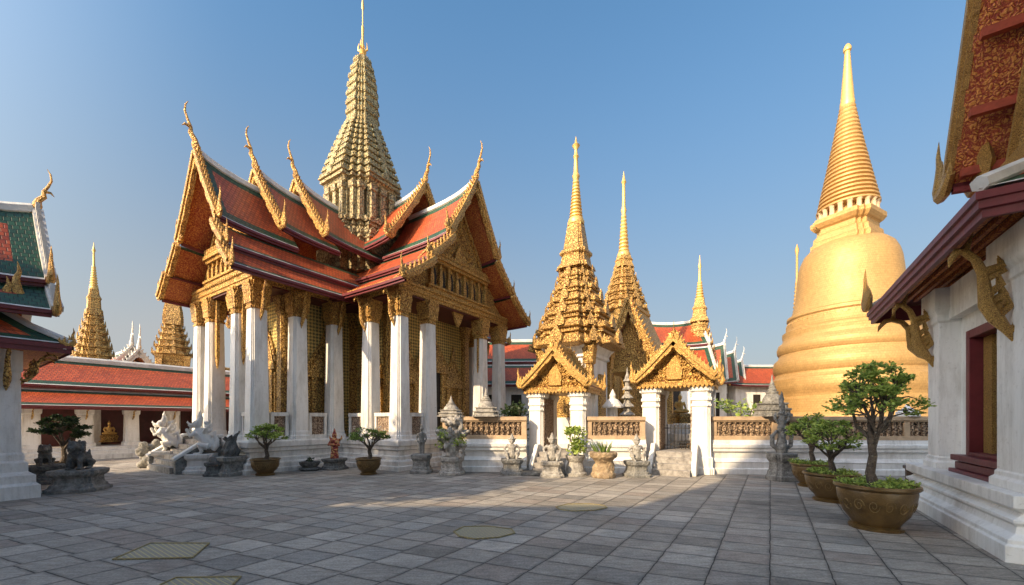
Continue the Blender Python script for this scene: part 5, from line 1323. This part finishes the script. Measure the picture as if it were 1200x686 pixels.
# thin standing statue
o = thing('standing_statue', 'thin weathered standing figure on a block pedestal at the temple corner', 'statue', ground(494, 554.5), R(5)); pedestal(o, .34, .62, STONE)
m = MB(); 
for s_ in (-1, 1): m.tube([(s_*.05, 0, .6), (s_*.055, 0, .8), (s_*.05, 0, 1.02)], [.045, .045, .06], 7); m.tube([(s_*.11, 0, 1.28), (s_*.15, 0, 1.12), (s_*.12, -.04, 1.0)], [.035, .03, .025], 6); m.ell((s_*.05, -.04, .61), (.04, .07, .025))
m.tube([(0, 0, .98), (0, 0, 1.14), (0, 0, 1.3)], [.09, .08, .11], 9); m.tube([(0, 0, 1.3), (0, 0, 1.36)], [.04, .04], 6); m.ell((0, 0, 1.43), (.06, .065, .075)); m.tube([(0, 0, 1.48), (0, 0, 1.62)], [.05, .006], 7)
m.sculpt('figure', STONE, o, .018, .005, 16)
# pale fretted rock with a plant
o = thing('fretted_rock', 'pale fretted garden rock with leaves on a stone stand beside the temple', 'rock', ground(530, 556), R(-10))
rng = random.Random(12); m = MB()
for i in range(95):
    a = rng.uniform(0, 6.28); z = .55 + 1.3*rng.random(); q = .42*math.sqrt(rng.random())*(1.05 if z < 1.5 else .8)
    m.ell((q*math.cos(a)*1.05, q*math.sin(a)*.7, z), (rng.uniform(.05, .13), rng.uniform(.05, .13), rng.uniform(.05, .14)), 0, 8, 6)
m.tube([(0, 0, .4), (0, 0, 1.0), (.05, 0, 1.6)], [.2, .22, .12], 8)
m.sculpt('rock', STONE_LT, o, .024, .03, 9)
m = MB()
for i in range(16): a = rng.uniform(0, 6.28); tri_leafs(m, (.36*math.cos(a), .3*math.sin(a)-.05, rng.uniform(.8, 1.85)), .14, 26, .1, rng)
m.build('foliage', LEAF, o)
pedestal(o, .36, .56, STONE_LT)
# stone stand with a dark twisted piece, and a small block
o = thing('twisted_stone', 'dark twisted stone on a broad block pedestal beside the near white lion', 'statue', ground(271, 556.5), R(-25)); pedestal(o, .40, .58, STONE)
m = MB(); rng = random.Random(8)
for k in range(7):
    a = k*.9; m.tube([(.1*math.cos(a), .1*math.sin(a), .5), (.2*math.cos(a+.6), .2*math.sin(a+.6), .75), (.1*math.cos(a+1.6), .1*math.sin(a+1.6), .95+.04*k), (.22*math.cos(a+2.2), .22*math.sin(a+2.2), 1.05+.05*k)], [.09, .075, .06, .03], 7)
m.sculpt('figure', STONE_DK, o, .02, .015, 12)
o = thing('stone_block', 'small dark rough stone block between the white lion and the block pedestal', 'stone', ground(253, 557.5), R(10)); pedestal(o, .27, .42, STONE_DK, name='block')
m = MB(); m.ell((0, 0, .45), (.2, .18, .16)); m.sculpt('boulder', STONE_DK, o, .03, .04, 7)
o = thing('stone_rubble', 'mossy rough stone at the foot of the far white lion', 'stone', ground(176, 548))
m = MB()
for i in range(9): m.ell((random.uniform(-.2, .2), random.uniform(-.2, .2), .15+.09*i), (.22-.012*i, .2-.01*i, .16))
m.sculpt('rock', STONE, o, .03, .05, 6)
# plant on a drum pedestal, ochre urn, round slab
o = thing('potted_shrub', 'leafy shrub in a round stone planter beside the gate near the temple', 'plant', ground(674, 557))
m = MB(); m.lathe([(.36, 0), (.36, .08), (.30, .12), (.27, .3), (.22, .42), (.26, .46), (.30, .56), (.30, .62), (.26, .62), (.22, .56), (0, .56)], 20); m.build('planter', STONE_LT, o, smooth=True)
rng = random.Random(17); m = MB()
for k in range(7): a = k*.9; m.tube([(0, 0, .55), (.1*math.cos(a), .1*math.sin(a), .85), (.2*math.cos(a), .2*math.sin(a), 1.1+.06*k)], [.025, .02, .008], 5)
m.build('stem', BARK, o)
m = MB()
for i in range(20): a = rng.uniform(0, 6.28); tri_leafs(m, (.2*math.cos(a), .2*math.sin(a), rng.uniform(.75, 1.5)), .15, 30, .12, rng)
m.build('foliage', LEAF, o)
o = thing('stone_urn', 'ochre stone urn with spiky succulents on the paving between the gates', 'urn', ground(707, 559.5))
m = MB(); m.loft(circle(14), [(0, .36), (.12, .36), (.2, .28), (.42, .24), (.54, .30), (.62, .40), (.72, .42), (.76, .40)]); m.ell((.12, -.1, .3), (.2, .16, .28)); m.ell((-.16, .0, .24), (.18, .2, .22)); m.sculpt('urn', TERRA, o, .025, .02, 8)
m = MB(); rng = random.Random(6)
for i in range(26):
    a = rng.uniform(0, 6.28); q = rng.uniform(0, .28); b_ = Vector((q*math.cos(a), q*math.sin(a), .74)); m.tube([b_, b_ + Vector((.07*math.cos(a), .07*math.sin(a), .14)), b_ + Vector((.18*math.cos(a), .18*math.sin(a), .24+rng.uniform(0, .12)))], [.022, .018, .003], 5)
m.build('foliage', LEAF_LT, o)
o = thing('stone_slab', 'low round dark slab on the paving before the gate near the temple', 'slab', ground(623, 556))
m = MB(); m.lathe([(.44, 0), (.46, .03), (.44, .09), (.38, .11), (0, .11)], 28); m.build('slab', STONE_DK, o)
# tall carved stone on a pedestal near the potted trees
o = thing('carved_stone', 'tall thin carved stone with curled arms on a pedestal before the wall', 'statue', ground(916, 563), R(0))
pedestal(o, .34, .78, STONE)
m = MB(); m.tube([(0, 0, .74), (0, 0, .95), (.0, 0, 1.2), (0, 0, 1.6), (.02, 0, 2.0), (-.01, 0, 2.3), (0, 0, 2.55)], [.14, .16, .1, .1, .07, .06, .01], 9)
for s_ in (-1, 1):
    m.tube([(s_*.08, 0, .86), (s_*.26, 0, 1.0), (s_*.28, 0, 1.25), (s_*.14, 0, 1.4), (s_*.06, 0, 1.3)], [.06, .065, .06, .05, .02], 7)
    m.tube([(s_*.05, 0, 1.6), (s_*.2, 0, 1.75), (s_*.16, 0, 1.95)], [.05, .045, .015], 6)
for k in range(5): m.ell((0, 0, 1.5+.2*k), (.13-.015*k, .12-.015*k, .05))
m.sculpt('figure', STONE, o, .02, .018, 12)
# bench block by the white hall
o = thing('stone_bench', 'brown stone bench beside the plinth of the white hall', 'bench', ground(1076, 568), ROT)
m = MB(); m.box(-.5, .5, -.2, .2, .38, .46); m.build('seat', TERRA_DK, o, bevel=.01)
for x in (-.38, .38): m = MB(); m.box(x-.08, x+.08, -.16, .16, 0, .38); m.build('leg', TERRA_DK, o, bevel=.01)
# ornamental gratings let into the paving
def grating(label, pts):
    P = [ground(*q) for q in pts]; c = sum(P, Vector()) / len(P)
    o = thing('floor_grating', label, 'grating', c, 0, 'yellow ornamental gratings in the paving')
    q = [(p.x-c.x, p.y-c.y) for p in P]
    if sum(q[i][0]*q[(i+1) % len(q)][1]-q[(i+1) % len(q)][0]*q[i][1] for i in range(len(q))) < 0: q = q[::-1]
    m = MB(); m.prism(q, .004, .010, 'xy'); m.build('plate', GRATE_M, o)
    m = MB(); n = len(q); a = offset(q, 0); b = offset(q, -.018)
    for i in range(n):
        j = (i+1) % n; m.prism([a[i], a[j], b[j], b[i]], .0105, .02, 'xy')
    m.build('rim', GRATE_R, o)
def m_grate():
    t = NT('brass_grating'); v = t.coord('Object', (1, 1, 1), (0, 0, .6)); sep = t.node('ShaderNodeSeparateXYZ', {0: v})
    h = t.math('MULTIPLY', t.math('SINE', t.math('MULTIPLY', sep.outputs[0], 62)), t.math('SINE', t.math('MULTIPLY', sep.outputs[1], 62)))
    f = t.math('ABSOLUTE', h)
    col = t.ramp(f, [(.07, (.58, .48, .20)), (.18, (.34, .30, .19)), (.27, (.25, .235, .20))])
    return t.out(col, .6, .1, t.bump(t.math('MULTIPLY', f, -1.0), .006))
GRATE_M = m_grate(); GRATE_R = m_plain('brass_rim', (.36, .29, .12), .55, metal=.2, var=.4, sc_=12)
grating('yellow latticed grating in the paving, pointed and largest of the four', [(131, 657), (176, 637.5), (246, 637.5), (226, 655)])
grating('yellow latticed grating at the very edge of the view', [(176, 692), (206, 678), (283, 677), (268, 692)])
grating('worn yellow round-edged grating out in the middle of the paving', [(531, 624), (543, 618), (572, 617.5), (600, 621), (604, 626), (585, 631), (556, 633), (538, 630)])
grating('faint yellow grating in the sunlit edge of the paving before the gates', [(651, 595), (664, 591.5), (690, 591), (708, 593), (712, 596), (697, 599), (672, 600), (656, 598)])

def shrub(label, px, d, z1, r, seed, mat):
    o = thing('shrub', label, 'shrub', Vector(((px-600)/F*d, d, 0))); rng = random.Random(seed); m = MB()
    for k in range(6): a = k*1.05; m.tube([(0, 0, 0), (.3*r*math.cos(a), .3*r*math.sin(a), z1*.5), (.7*r*math.cos(a), .7*r*math.sin(a), z1*.85)], [.05, .035, .01], 5)
    m.build('stem', BARK, o); m = MB()
    for k in range(40): a = rng.uniform(0, 6.28); q = r*math.sqrt(rng.random()); tri_leafs(m, (q*math.cos(a), q*math.sin(a), z1*rng.uniform(.35, .95)), .3, 34, .17, rng, .8)
    m.build('foliage', mat, o)
shrub('leafy green shrub behind the wall beside the gate closer to the chedi', 868, 17, 2.7, .75, 3, LEAF)
shrub('dark shrub behind the short wall beside the gate near the temple', 604, 16.5, 2.5, .5, 5, LEAF_DK)

# hall behind the viewer and an unseen added tree, both shading the near court
def shade_hall():
    o = thing('assembly_hall', 'broad roofed hall behind the viewer that shades the near paving', 'hall', (0, 0, 0))
    m = MB(); m.box(-26, -9.3, -10.5, -3.6, 0, 6.5); m.build('wall', WHITE, o)
    m = MB(); m.prism([(-11.2, 6.5), (-2.9, 6.5), (-2.9, 6.8), (-5.0, 10.2), (-11.2, 6.8)], -26, -9.3, 'yz'); m.build('lower_roof', TILE_R, o)
    m = MB(); m.box(-9.3, 4, -15, -3.6, 0, 12.0); m.build('hall_wall', WHITE, o)
    m = MB(); m.prism([(-15.5, 12), (-3.0, 12), (-3.0, 12.3), (-6.0, 17.5), (-15.5, 12.3)], -9.4, 4.2, 'yz'); m.build('upper_roof', TILE_R, o)
shade_hall()
def shade_tree():
    o = thing('added_shade_tree', 'unseen leafy tree added beside the pavilion to shade the paving', 'tree', (-19, -.8, 0))
    m = MB(); m.tube([(0, 0, 0), (.2, .1, 3), (0, 0, 6), (.3, 0, 8)], [.5, .38, .3, .15], 8)
    rng = random.Random(2)
    cl = []
    for i in range(84):
        a = rng.uniform(0, 6.28); r = math.sqrt(rng.random()); cl.append((2.2+4.3*r*math.cos(a), .6+3.2*r*math.sin(a), 9+rng.uniform(-1.6, 1.9)*(1-.5*r)))
    for c in cl[::5]: m.tube([(0, 0, 5), (c[0]*.5, c[1]*.5, 7.2), c], [.2, .1, .03], 5)
    m.build('trunk', BARK, o)
    m = MB()
    for c in cl: tri_leafs(m, c, 1.15, 130, .42, rng, .7)
    m.build('crown', LEAF_DK, o)
shade_tree()
